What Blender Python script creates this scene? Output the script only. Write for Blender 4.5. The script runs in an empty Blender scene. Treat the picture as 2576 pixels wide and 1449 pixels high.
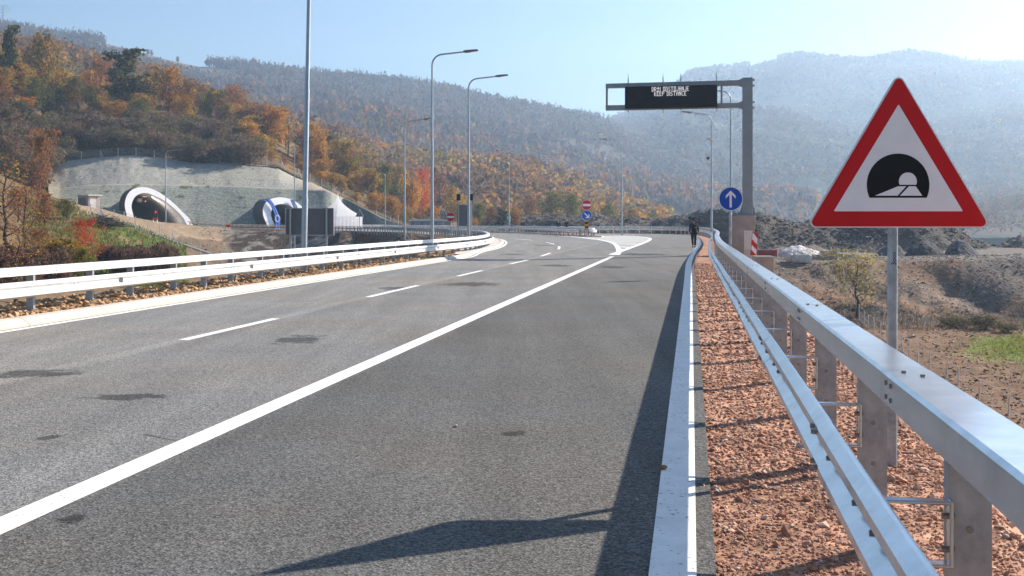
import bpy, math, random
import numpy as np
from mathutils import Matrix, Vector

scene = bpy.context.scene
COL = scene.collection
R = math.radians
random.seed(7)
RNG = np.random.default_rng(11)

# ---------------------------------------------------------------- camera
F = 2900.0            # focal length in reference pixels (picture 2576 wide)
CX, CY, CH = 1288.0, 558.0, 1.6
SH = 0.1555           # heading of the road: X grows by SH per metre of Y
cam_d = bpy.data.cameras.new("camera")
cam_d.sensor_width = 36.0
cam_d.lens = 36.0 * F / 2576.0
cam_d.shift_y = -(724.5 - CY) / 2576.0
cam_d.clip_start = 0.1
cam_d.clip_end = 9000
cam = bpy.data.objects.new("camera", cam_d)
COL.objects.link(cam)
cam.location = (0, 0, CH)
cam.rotation_euler = (R(90), 0, 0)
scene.camera = cam

# ---------------------------------------------------------------- sky, sun, exposure
SUN = Vector((1.459, 0.968, 1.0)).normalized()
sun_el = math.asin(SUN.z)
sun_az = math.atan2(SUN.x, SUN.y)
world = bpy.data.worlds.new("World")
scene.world = world
world.use_nodes = True
nt = world.node_tree
bg = nt.nodes["Background"]
sky = nt.nodes.new("ShaderNodeTexSky")
sky.sky_type = 'NISHITA'
sky.sun_disc = False
sky.sun_elevation = sun_el
sky.sun_rotation = sun_az
sky.altitude = 600
sky.air_density = 1.2
sky.dust_density = 1.2
sky.ozone_density = 5.0
nt.links.new(sky.outputs[0], bg.inputs[0])
bg.inputs[1].default_value = 0.062
sun_d = bpy.data.lights.new("sun", 'SUN')
sun_d.energy = 5.0
sun_d.angle = R(0.5)
sun_d.color = (1.0, 0.91, 0.79)
sun = bpy.data.objects.new("sun", sun_d)
COL.objects.link(sun)
sun.rotation_euler = SUN.to_track_quat('Z', 'Y').to_euler()
sun.location = (60, 40, 60)
scene.view_settings.view_transform = 'Standard'
scene.view_settings.look = 'None'
scene.view_settings.exposure = 1.18
scene.view_settings.gamma = 1.0
scene.cycles.volume_bounces = 1
scene.cycles.max_bounces = 6
scene.cycles.transparent_max_bounces = 12

# ---------------------------------------------------------------- projection helpers
def P(px, py, Y):
    return Vector(((px - CX) / F * Y, Y, CH - (py - CY) / F * Y))
def G(px, py, z=0.0):
    Y = (CH - z) * F / (py - CY)
    return Vector(((px - CX) / F * Y, Y, z))
def zat(py, Y):
    return CH - (py - CY) / F * Y
def RX(xp, Y, z=0.0):                # road coordinates -> world
    return Vector((xp + SH * Y, Y, z))

# ---------------------------------------------------------------- numpy noise
def _h(ix, iy, seed):
    n = (ix.astype(np.int64) * 374761393 + iy.astype(np.int64) * 668265263 + seed * 974711) & 0x7fffffff
    n = ((n ^ (n >> 13)) * 1274126177) & 0x7fffffff
    return ((n ^ (n >> 16)) & 0xffff) / 65535.0
def vnoise(x, y, seed=0):
    x = np.asarray(x, float); y = np.asarray(y, float)
    ix = np.floor(x); iy = np.floor(y)
    fx = x - ix; fy = y - iy
    fx = fx * fx * (3 - 2 * fx); fy = fy * fy * (3 - 2 * fy)
    a = _h(ix, iy, seed); b = _h(ix + 1, iy, seed); c = _h(ix, iy + 1, seed); d = _h(ix + 1, iy + 1, seed)
    return (a * (1 - fx) + b * fx) * (1 - fy) + (c * (1 - fx) + d * fx) * fy - 0.5
def fbm(x, y, o=4, seed=0):
    s = 0; a = 1.0
    for k in range(o):
        s = s + a * vnoise(x * 2 ** k, y * 2 ** k, seed + k * 17); a *= 0.5
    return s

# ---------------------------------------------------------------- materials
def mat(name, col, rough=0.7, metal=0.0, var=0.0, vscale=8.0, bump=0.0, bscale=40.0, col2=None, spec=0.25,
        detail=6.0, emit=None, attr=None, trans=0.0, objrand=0.0, stretch=None, coord='Object', bdist=0.02):
    m = bpy.data.materials.new(name)
    m.use_nodes = True
    t = m.node_tree; N = t.nodes; L = t.links
    b = N["Principled BSDF"]
    b.inputs["Roughness"].default_value = rough
    b.inputs["Metallic"].default_value = metal
    if spec is not None:
        b.inputs["Specular IOR Level"].default_value = spec
    c4 = (*col, 1)
    b.inputs["Base Color"].default_value = c4
    tc = N.new("ShaderNodeTexCoord")
    src = tc.outputs[coord]
    if stretch:
        mp = N.new("ShaderNodeMapping"); mp.inputs["Scale"].default_value = stretch
        L.new(src, mp.inputs[0]); src = mp.outputs[0]
    out = None
    if attr:
        a = N.new("ShaderNodeAttribute"); a.attribute_name = attr; out = a.outputs["Color"]
    if var > 0 or col2:
        n = N.new("ShaderNodeTexNoise"); n.inputs["Scale"].default_value = vscale; n.inputs["Detail"].default_value = detail
        n.inputs["Roughness"].default_value = 0.65
        L.new(src, n.inputs["Vector"])
        mr = N.new("ShaderNodeMapRange"); mr.inputs[1].default_value = 0.3; mr.inputs[2].default_value = 0.7
        L.new(n.outputs[0], mr.inputs[0])
        if col2:
            mx = N.new("ShaderNodeMix"); mx.data_type = 'RGBA'
            L.new(mr.outputs[0], mx.inputs[0]); mx.inputs[6].default_value = c4; mx.inputs[7].default_value = (*col2, 1)
            out = mx.outputs[2]
        else:
            mr.inputs[3].default_value = 1 - var; mr.inputs[4].default_value = 1 + var
            vm = N.new("ShaderNodeVectorMath"); vm.operation = 'SCALE'
            if out is None:
                vm.inputs[0].default_value = col
            else:
                L.new(out, vm.inputs[0])
            L.new(mr.outputs[0], vm.inputs[3]); out = vm.outputs[0]
    if objrand > 0:
        oi = N.new("ShaderNodeObjectInfo")
        mr2 = N.new("ShaderNodeMapRange"); mr2.inputs[3].default_value = 1 - objrand; mr2.inputs[4].default_value = 1 + objrand
        L.new(oi.outputs["Random"], mr2.inputs[0])
        vm = N.new("ShaderNodeVectorMath"); vm.operation = 'SCALE'
        if out is None: vm.inputs[0].default_value = col
        else: L.new(out, vm.inputs[0])
        L.new(mr2.outputs[0], vm.inputs[3]); out = vm.outputs[0]
    if out is not None:
        L.new(out, b.inputs["Base Color"])
    if bump > 0:
        n2 = N.new("ShaderNodeTexNoise"); n2.inputs["Scale"].default_value = bscale; n2.inputs["Detail"].default_value = 5
        L.new(src, n2.inputs["Vector"])
        bp = N.new("ShaderNodeBump"); bp.inputs["Strength"].default_value = bump; bp.inputs["Distance"].default_value = bdist
        L.new(n2.outputs[0], bp.inputs["Height"]); L.new(bp.outputs[0], b.inputs["Normal"])
    if emit:
        b.inputs["Emission Color"].default_value = (*emit[0], 1); b.inputs["Emission Strength"].default_value = emit[1]
    if trans > 0:
        tr = N.new("ShaderNodeBsdfTranslucent")
        if out is not None: L.new(out, tr.inputs[0])
        else: tr.inputs[0].default_value = c4
        ms = N.new("ShaderNodeMixShader"); ms.inputs[0].default_value = trans
        L.new(b.outputs[0], ms.inputs[1]); L.new(tr.outputs[0], ms.inputs[2])
        L.new(ms.outputs[0], N["Material Output"].inputs[0])
    return m

M = {}
M['galv'] = mat("galvanised_steel", (0.60, 0.62, 0.64), 0.25, 0.85, var=0.15, vscale=5.0, bump=0.06, bscale=9, stretch=(1, 1, 1), bdist=0.01)
M['galv_left'] = mat("galvanised_steel_pale", (0.64, 0.65, 0.66), 0.5, 0.35, var=0.14, vscale=2.0)
M['galv_post'] = mat("galvanised_post", (0.35, 0.375, 0.40), 0.5, 0.5, var=0.4, vscale=5.0)
M['pole'] = mat("pole_steel", (0.38, 0.39, 0.40), 0.34, 0.75, var=0.12, vscale=4.0)
M['gantry'] = mat("gantry_steel", (0.27, 0.285, 0.30), 0.5, 0.45, var=0.12, vscale=2.0)
M['bolt'] = mat("bolt_steel", (0.26, 0.25, 0.24), 0.5, 0.7)
M['alu'] = mat("aluminium_sheet", (0.55, 0.56, 0.57), 0.45, 0.5, var=0.06)
M['backgrey'] = mat("sign_back_grey", (0.19, 0.19, 0.195), 0.6, 0.2, var=0.08, vscale=3)
M['red'] = mat("sign_red", (0.58, 0.006, 0.010), 0.35, var=0.06, vscale=5)
M['white_sign'] = mat("sign_white", (0.88, 0.83, 0.83), 0.4, var=0.04, vscale=6)
M['blue'] = mat("sign_blue", (0.01, 0.075, 0.42), 0.35, var=0.05, vscale=5)
M['black'] = mat("sign_black", (0.008, 0.008, 0.009), 0.4)
M['green_sign'] = mat("sign_green", (0.0, 0.16, 0.10), 0.4, var=0.05)
M['amber'] = mat("sign_amber", (0.60, 0.26, 0.02), 0.4, var=0.05)
M['screen'] = mat("led_screen", (0.012, 0.012, 0.013), 0.5, var=0.3, vscale=4)
M['led'] = mat("led_lit", (0.9, 0.85, 0.85), 0.5, emit=((1, 0.93, 0.92), 0.2))
M['concrete'] = mat("concrete", (0.34, 0.29, 0.25), 0.85, var=0.22, vscale=2.2, bump=0.25, bscale=25)
M['kerb'] = mat("kerb_concrete", (0.50, 0.44, 0.38), 0.85, var=0.10, vscale=2.5, bump=0.15, bscale=60)
M['white_box'] = mat("cabinet_paint", (0.62, 0.58, 0.55), 0.5, var=0.05)
M['container'] = mat("container_red", (0.30, 0.04, 0.045), 0.55, var=0.2, vscale=2)
M['tent'] = mat("tent_fabric", (0.90, 0.89, 0.90), 0.7, trans=0.7, var=0.04, vscale=1.5)
M['portal'] = mat("portal_white", (0.84, 0.82, 0.84), 0.6, var=0.04, vscale=1)
M['lining'] = mat("tunnel_lining", (0.66, 0.65, 0.64), 0.8, var=0.10, vscale=0.6)
M['portal_edge'] = mat("portal_edge_red", (0.30, 0.06, 0.06), 0.6, var=0.1)
M['drape'] = mat("blue_drape", (0.03, 0.14, 0.52), 0.65, var=0.25, vscale=0.9, trans=0.15, stretch=(2.2, 2.2, 0.4))
M['bark'] = mat("bark", (0.075, 0.055, 0.045), 0.9, var=0.3, vscale=6)
M['paint'] = None
# ---------------------------------------------------------------- object helpers
def tag(o, label=None, cat=None, group=None, kind=None):
    if label: o["label"] = label
    if cat: o["category"] = cat
    if group: o["group"] = group
    if kind: o["kind"] = kind
    return o
def thing(name, label, cat, loc=(0, 0, 0), rz=0.0, group=None):
    o = bpy.data.objects.new(name, None)
    o.empty_display_size = 0.3
    COL.objects.link(o)
    o.location = loc
    o.rotation_euler = (0, 0, rz)
    return tag(o, label, cat, group)
def kids(o):
    return list(o.children)
def copy_tree(o, parent=None):
    c = o.copy()
    COL.objects.link(c)
    if parent is not None: c.parent = parent
    for ch in kids(o): copy_tree(ch, c)
    return c
def link(o, parent=None):
    COL.objects.link(o)
    if parent is not None: o.parent = parent
    return o
def np_mesh(name, V, Fc, mats=None, smooth=False, colors=None, cname="tint", midx=None):
    """V (n,3), Fc (m,k) constant-size faces"""
    V = np.asarray(V, np.float32); Fc = np.asarray(Fc, np.int32)
    me = bpy.data.meshes.new(name)
    me.vertices.add(len(V)); me.vertices.foreach_set("co", V.ravel())
    m, k = Fc.shape
    me.loops.add(m * k); me.loops.foreach_set("vertex_index", Fc.ravel())
    me.polygons.add(m)
    me.polygons.foreach_set("loop_start", np.arange(0, m * k, k, dtype=np.int32))
    if midx is not None:
        me.polygons.foreach_set("material_index", np.asarray(midx, np.int32))
    me.polygons.foreach_set("use_smooth", np.full(m, smooth, bool))
    me.update(calc_edges=True)
    if colors is not None:
        at = me.color_attributes.new(cname, 'FLOAT_COLOR', 'POINT')
        c = np.ones((len(V), 4), np.float32); c[:, :3] = colors
        at.data.foreach_set("color", c.ravel())
    for mm in (mats or []): me.materials.append(mm)
    me.validate()
    return me
def grid_obj(name, X, Y, Z, mats, colors=None, parent=None, smooth=True, kind='structure', drop=None):
    r, c = X.shape
    V = np.stack([X, Y, Z], -1).reshape(-1, 3)
    i = np.arange(r - 1)[:, None] * c + np.arange(c - 1)[None]
    Fc = np.stack([i, i + 1, i + c + 1, i + c], -1).reshape(-1, 4)
    if drop is not None: Fc = Fc[~drop.reshape(-1)]
    me = np_mesh(name, V, Fc, mats, smooth, None if colors is None else colors.reshape(-1, 3))
    o = bpy.data.objects.new(name, me)
    link(o, parent)
    if kind: o["kind"] = kind
    return o

class MB:
    def __init__(s): s.v = []; s.f = []; s.m = []
    def add(s, vs, fs, mi=0):
        b = len(s.v); s.v += [tuple(v) for v in vs]
        for f in fs: s.f.append(tuple(b + i for i in f)); s.m.append(mi)
    def box(s, c, size, mi=0, rz=0.0, mtx=None):
        hx, hy, hz = size[0] / 2, size[1] / 2, size[2] / 2
        vs = [Vector((sx * hx, sy * hy, sz * hz)) for sz in (-1, 1) for sy in (-1, 1) for sx in (-1, 1)]
        if mtx is None: mtx = Matrix.Rotation(rz, 3, 'Z')
        vs = [mtx @ v + Vector(c) for v in vs]
        s.add(vs, [(0, 2, 3, 1), (4, 5, 7, 6), (0, 1, 5, 4), (2, 6, 7, 3), (0, 4, 6, 2), (1, 3, 7, 5)], mi)
        return s
    def bbox(s, c, size, bev=0.01, mi=0, rz=0.0):
        """box with chamfered vertical and horizontal edges"""
        hx, hy, hz = size[0] / 2, size[1] / 2, size[2] / 2
        b = min(bev, hx * .9, hy * .9, hz * .9)
        def ring(x, y, z):
            return [(x - b, -y, z), (x, -y + b, z), (x, y - b, z), (x - b, y, z), (-x + b, y, z), (-x, y - b, z), (-x, -y + b, z), (-x + b, -y, z)]
        rr = [ring(hx - b, hy - b, -hz), ring(hx, hy, -hz + b), ring(hx, hy, hz - b), ring(hx - b, hy - b, hz)]
        mt = Matrix.Rotation(rz, 3, 'Z'); c = Vector(c)
        vs = [mt @ Vector(p) + c for q in rr for p in q]
        fs = [tuple(reversed(range(8))), tuple(range(24, 32))]
        for k in range(3):
            for i in range(8):
                j = (i + 1) % 8
                fs.append((k * 8 + i, k * 8 + j, k * 8 + 8 + j, k * 8 + 8 + i))
        s.add(vs, fs, mi); return s
    def tube(s, pts, radii, n=10, mi=0, caps=True):
        pts = [Vector(p) for p in pts]
        if not hasattr(radii, '__len__'): radii = [radii] * len(pts)
        rings = []
        up = Vector((0, 0, 1))
        prev = None
        for i, p in enumerate(pts):
            d = (pts[min(i + 1, len(pts) - 1)] - pts[max(i - 1, 0)])
            if d.length < 1e-9: d = Vector((0, 0, 1))
            d.normalize()
            if prev is None:
                a = d.orthogonal().normalized()
            else:
                a = prev - d * prev.dot(d)
                a = a.normalized() if a.length > 1e-6 else d.orthogonal().normalized()
            prev = a
            b = d.cross(a)
            rings.append([p + (a * math.cos(2 * math.pi * k / n) + b * math.sin(2 * math.pi * k / n)) * radii[i] for k in range(n)])
        vs = [v for r in rings for v in r]
        fs = []
        for i in range(len(pts) - 1):
            for k in range(n):
                j = (k + 1) % n
                fs.append((i * n + k, i * n + j, (i + 1) * n + j, (i + 1) * n + k))
        if caps:
            fs.append(tuple(reversed(range(n)))); fs.append(tuple(range((len(pts) - 1) * n, len(pts) * n)))
        s.add(vs, fs, mi); return s
    def prism(s, poly, y0, y1, mi=0, mi_side=None):
        """polygon in local xz, extruded along local y from y0 (front) to y1"""
        n = len(poly)
        vs = [(p[0], y0, p[1]) for p in poly] + [(p[0], y1, p[1]) for p in poly]
        s.add(vs, [tuple(range(n)), tuple(reversed(range(n, 2 * n)))], mi)
        b = len(s.v) - 2 * n
        for i in range(n):
            j = (i + 1) % n
            s.f.append((b + i, b + n + i, b + n + j, b + j)); s.m.append(mi if mi_side is None else mi_side)
        return s
    def sweep(s, prof, path, nrm, mi=0, closed=True, caps=True):
        """profile [(n,z)] along path (Vectors) with horizontal normals nrm"""
        k = len(prof)
        vs = []
        for p, n in zip(path, nrm):
            for a, z in prof: vs.append((p.x + n.x * a, p.y + n.y * a, p.z + z))
        fs = []
        for i in range(len(path) - 1):
            for q in range(k if closed else k - 1):
                w = (q + 1) % k
                fs.append((i * k + q, i * k + w, (i + 1) * k + w, (i + 1) * k + q))
        if caps and closed:
            fs.append(tuple(reversed(range(k)))); fs.append(tuple(range((len(path) - 1) * k, len(path) * k)))
        s.add(vs, fs, mi); return s
    def build(s, name, mats, parent=None, smooth=False, loc=None, rot=None, auto=True):
        me = bpy.data.meshes.new(name)
        me.from_pydata([tuple(v) for v in s.v], [], s.f)
        if not isinstance(mats, (list, tuple)): mats = [mats]
        for m_ in mats: me.materials.append(m_)
        me.polygons.foreach_set("material_index", s.m)
        import bmesh
        bm = bmesh.new(); bm.from_mesh(me)
        bmesh.ops.recalc_face_normals(bm, faces=bm.faces)
        bm.to_mesh(me); bm.free()
        if smooth:
            me.polygons.foreach_set("use_smooth", [True] * len(me.polygons))
            try: me.set_sharp_from_angle(angle=R(40))
            except Exception: pass
        me.update()
        o = bpy.data.objects.new(name, me)
        link(o, parent)
        if loc is not None: o.location = loc
        if rot is not None: o.rotation_euler = rot
        return o
    def build_world(s, name, mats, root, smooth=False):
        """vertices given in world space, parented under a root that is only translated"""
        l = Vector(root.location)
        s.v = [(v[0] - l.x, v[1] - l.y, v[2] - l.z) for v in s.v]
        return s.build(name, mats, root, smooth)

def circle(cx, cz, r, n=32, a0=0.0, a1=2 * math.pi, closed=True):
    m = n if closed else n + 1
    return [(cx + r * math.cos(a0 + (a1 - a0) * k / n), cz + r * math.sin(a0 + (a1 - a0) * k / n)) for k in range(m)]
def rounded(poly, r, n=6):
    out = []
    m = len(poly)
    for i in range(m):
        p = Vector(poly[i]); a = (Vector(poly[i - 1]) - p).normalized(); b = (Vector(poly[(i + 1) % m]) - p).normalized()
        ang = math.acos(max(-1, min(1, a.dot(b)))) / 2
        t = r / math.tan(ang)
        c = p + (a + b).normalized() * (r / math.sin(ang))
        s = p + a * t - c; e = p + b * t - c
        a0 = math.atan2(s.y, s.x); a1 = math.atan2(e.y, e.x)
        d = a1 - a0
        while d > math.pi: d -= 2 * math.pi
        while d < -math.pi: d += 2 * math.pi
        for k in range(n + 1):
            q = a0 + d * k / n
            out.append((c.x + r * math.cos(q), c.y + r * math.sin(q)))
    return out
class Frame:
    """upright local frame: origin at the foot, x axis horizontal (u), for reading sizes of a flat thing off its distance"""
    def __init__(s, px, Y, z=0.0, ang=0.0):
        s.o = Vector(((px - CX) / F * Y, Y, z)); s.ang = ang
        s.u = Vector((math.cos(ang), math.sin(ang), 0))
    def __call__(s, px, py):
        k = (px - CX) / F
        t = (k * s.o.y - s.o.x) / (s.u.x - k * s.u.y)
        Y = s.o.y + t * s.u.y
        return (t, CH - (py - CY) / F * Y - s.o.z)
def smooth_path(pts, step=0.5):
    """Catmull-Rom through points, resampled at equal steps"""
    p = [Vector(q) if len(q) == 3 else Vector((q[0], q[1], 0)) for q in pts]
    p = [p[0] * 2 - p[1]] + p + [p[-1] * 2 - p[-2]]
    dense = []
    for i in range(1, len(p) - 2):
        a, b, c, d = p[i - 1], p[i], p[i + 1], p[i + 2]
        n = max(4, int((c - b).length / 0.25))
        for k in range(n):
            t = k / n
            dense.append(0.5 * ((2 * b) + (c - a) * t + (2 * a - 5 * b + 4 * c - d) * t * t + (3 * b - a - 3 * c + d) * t ** 3))
    dense.append(p[-2])
    out = [dense[0]]; acc = 0
    for i in range(1, len(dense)):
        seg = dense[i] - dense[i - 1]; L = seg.length
        while L > 0 and acc + L >= step:
            f = (step - acc) / L
            q = dense[i - 1] + seg * f
            out.append(q.copy()); dense[i - 1] = q; seg = dense[i] - q; L = seg.length; acc = 0
        acc += L
    return out
def normals(path, side):
    """horizontal normals, side=+1 right of the direction of travel"""
    out = []
    for i in range(len(path)):
        d = path[min(i + 1, len(path) - 1)] - path[max(i - 1, 0)]
        d.z = 0; d.normalize()
        out.append(Vector((d.y, -d.x, 0)) * side)
    return out
def text_mesh(name, body, size, extrude, m, parent, loc, rot):
    cu = bpy.data.curves.new(name, 'FONT'); cu.body = body; cu.size = size; cu.extrude = extrude
    cu.align_x = 'CENTER'; cu.align_y = 'CENTER'
    t = bpy.data.objects.new(name + "_tmp", cu); COL.objects.link(t)
    dg = bpy.context.evaluated_depsgraph_get()
    me = bpy.data.meshes.new_from_object(t.evaluated_get(dg))
    bpy.data.objects.remove(t)
    me.materials.clear(); me.materials.append(m)
    o = bpy.data.objects.new(name, me); link(o, parent)
    o.location = loc; o.rotation_euler = rot
    return o
ICO = None
def ico():
    global ICO
    if ICO is None:
        import bmesh
        bm = bmesh.new(); bmesh.ops.create_icosphere(bm, subdivisions=1, radius=1.0)
        V = np.array([v.co[:] for v in bm.verts]); Fc = np.array([[v.index for v in f.verts] for f in bm.faces]); bm.free()
        ICO = (V, Fc)
    return ICO
def stones_mesh(name, pos, size, mats, colors, flat=0.6):
    V0, F0 = ico()
    n = len(pos); k = len(V0)
    j = RNG.uniform(0.62, 1.25, (n, k, 1))
    sc = RNG.uniform(0.6, 1.3, (n, 1, 3)); sc[:, :, 2] *= flat
    ang = RNG.uniform(0, 6.28, n); ca, sa = np.cos(ang)[:, None], np.sin(ang)[:, None]
    V = V0[None] * j * sc
    x = V[:, :, 0] * ca - V[:, :, 1] * sa; y = V[:, :, 0] * sa + V[:, :, 1] * ca
    t = RNG.normal(0, 0.45, (n, 1)); z = V[:, :, 2] * np.cos(t) + x * np.sin(t); x = x * np.cos(t) - V[:, :, 2] * np.sin(t)
    V = np.stack([x, y, z], -1) * np.asarray(size)[:, None, None] + np.asarray(pos)[:, None, :]
    Fc = (F0[None] + (np.arange(n) * k)[:, None, None]).reshape(-1, 3)
    return np_mesh(name, V.reshape(-1, 3), Fc, mats, False, np.repeat(colors, k, 0))
# ---------------------------------------------------------------- shared ground lines
def itp(x, pts):
    a = np.array(pts, float); return np.interp(x, a[:, 0], a[:, 1])
XR = [(-30, .0), (45, .0), (60, .22), (69, .43), (84, .71), (106, .77), (126, .55), (138, -.1), (146, -1.6), (152, -4.5), (156, -9)]
FLANK = [(482, 240), (566, 232), (720, 217), (851, 205), (923, 190), (1022, 152), (1090, 118), (1180, 96), (1225, 80), (1262, 60)]
LK = -10.15          # road coordinate of the left kerb line
XK = [(y, LK + SH * y) for y in (-40, 52)] + [(60, -1.75), (70, -.98), (82, -.62), (95, -.72), (108, -1.5), (122, -4), (143, -8), (153, -11.2), (182, -19.2), (204.6, -30.3), (221, -43.5), (234, -57.5), (241, -67), (249, -80), (300, -160)]
ZC = {
 -1600: [(5, -3), (60, -2), (150, 4), (240, 16), (300, 28)],
 -600: [(10, -3), (60, -2), (110, 1.5), (180, 9), (240, 18), (300, 30)],
 0: [(25, -3.5), (60, -2.6), (110, 0.2), (150, 2.5), (176, 5.2), (228, 10.9), (250, 14), (300, 22)],
 130: [(30, -4), (60, -3.4), (110, -1.6), (150, 1), (176, 3.4), (228, 6.2), (240, 6.8), (300, 9)],
 222: [(35, -4.2), (70, -3.8), (110, -2.6), (150, .4), (176, 2.7), (228, 4.4), (240, 4.6), (300, 4.6)],
 300: [(35, -4.5), (80, -4), (110, -3.2), (150, -.3), (176, 1.4), (228, 3), (240, 3), (300, 3)],
 400: [(40, -4.5), (110, -4), (150, -2.8), (176, -.8), (232, 1.6), (240, 1.6), (300, 1.6)],
 480: [(40, -5), (150, -4), (176, -2.6), (205, -.8), (232, .9), (240, .95), (300, .95)],
 560: [(45, -5), (160, -5), (185, -4.2), (205, -2), (226, .35), (240, .4), (300, .4)],
 720: [(45, -5), (190, -5), (198, -4.5), (214, .1), (240, .2), (300, .2)],
 850: [(50, -5), (180, -5), (200, -.2), (206, 0), (240, 0), (300, 0)],
 1022: [(55, -4), (110, -4), (145, -.2), (152, 0), (240, 0), (300, 0)],
 1090: [(60, -2.5), (85, -2.2), (108, -.1), (118, 0), (300, 0)],
 1180: [(62, -1.5), (70, -1), (84, -.05), (96, 0), (300, 0)],
 1225: [(66, -.3), (70, -.05), (80, 0), (300, 0)],
 1262: [(66, 0), (70, 0), (80, 0), (300, 0)],
 1700: [(66, 0), (180, 0), (220, -2), (300, -2)],
}
_zk = sorted(ZC)
def zcols(px, Y):
    px = np.asarray(px, float); Y = np.asarray(Y, float)
    out = np.zeros(np.broadcast(px, Y).shape)
    tab = np.stack([itp(Y, ZC[k]) for k in _zk], 0)
    pxc = np.clip(px, _zk[0], _zk[-1] - 1e-3)
    i = np.clip(np.searchsorted(_zk, pxc, side='right') - 1, 0, len(_zk) - 2)
    ks = np.array(_zk, float)
    f = (pxc - ks[i]) / (ks[i + 1] - ks[i])
    a = np.take_along_axis(tab, i[None], 0)[0]; b = np.take_along_axis(tab, (i + 1)[None], 0)[0]
    return a * (1 - f) + b * f
QUARRY = [(0, -8), (45, -7.3), (92, -6.8), (97, -6.5), (101, -5.2), (105, -3.5), (108.5, -2.15), (112, -1.95), (200, -1.95), (400, -3)]
def ground_z(X, Y):
    """height and colour of the ground round the road"""
    X = np.asarray(X, float); Y = np.asarray(Y, float)
    px = CX + F * X / np.maximum(Y, 1.0)
    xp = X - SH * Y
    off = itp(Y, XK) - X
    n1 = fbm(X / 9, Y / 9, 4, 3); n2 = fbm(X / 1.7, Y / 1.7, 3, 5)
    # left
    zl = zcols(px, Y)
    rough = np.clip((off - 2.6) / 5, 0, 1)
    zl = zl + (n1 * .8 + n2 * .18) * rough * np.clip((itp(px, FLANK) - Y) / 12, 0, 1)
    near = np.where(off < .33, -.16, np.where(off < 2.5, .07 + n2 * .05 * (off > .4), .07 - (off - 2.5) * .6))
    near = np.where((Y < 72), near, -99)
    zl = np.maximum(zl, near)
    zl = np.where(off < .33, np.minimum(zl, 0) * 0 + np.where(Y > 195, zl - .16, -.16), zl)
    # right
    d = xp - itp(Y, XR)
    d = np.maximum(d, np.where(px > 1480, (Y - 156.0), -99))
    emb = np.where(d < .05, -.12, np.where(d < 1.7, -.03 + n2 * .03, -.03 - (d - 1.7) * .68 + n2 * .2))
    q = itp(Y, QUARRY) + np.clip((Y - 92) / 6, 0, 1) * (n1 * 1.1 + n2 * .3) * np.clip((111 - Y) / 5, 0.08, 1) + n2 * .05
    gul = np.abs(fbm((X + Y * .35) / 4.5, Y / 30, 4, 77))
    q = q - gul * 1.7 * np.clip((Y - 95) / 5, 0, 1) * np.clip((109.5 - Y) / 2.5, 0, 1)
    q = q + np.clip((px - 2200) / 500, 0, 1) * np.clip((Y - 97) / 12, 0, 1) * .4
    q = q - np.clip((Y - 149) / 14, 0, 1) * np.clip((px - 1960) / 60, 0, 1) * 6.5
    zr = np.maximum(emb, q)
    left = (off > 0) | ((px < 1262) & (Y > 60))
    z = np.where(left, zl, np.where(d > 0.05, zr, -.12))
    return z, px, xp, off, d, n1, n2, left
def gz(X, Y):
    return float(ground_z(np.array([X]), np.array([Y]))[0][0])

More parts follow.
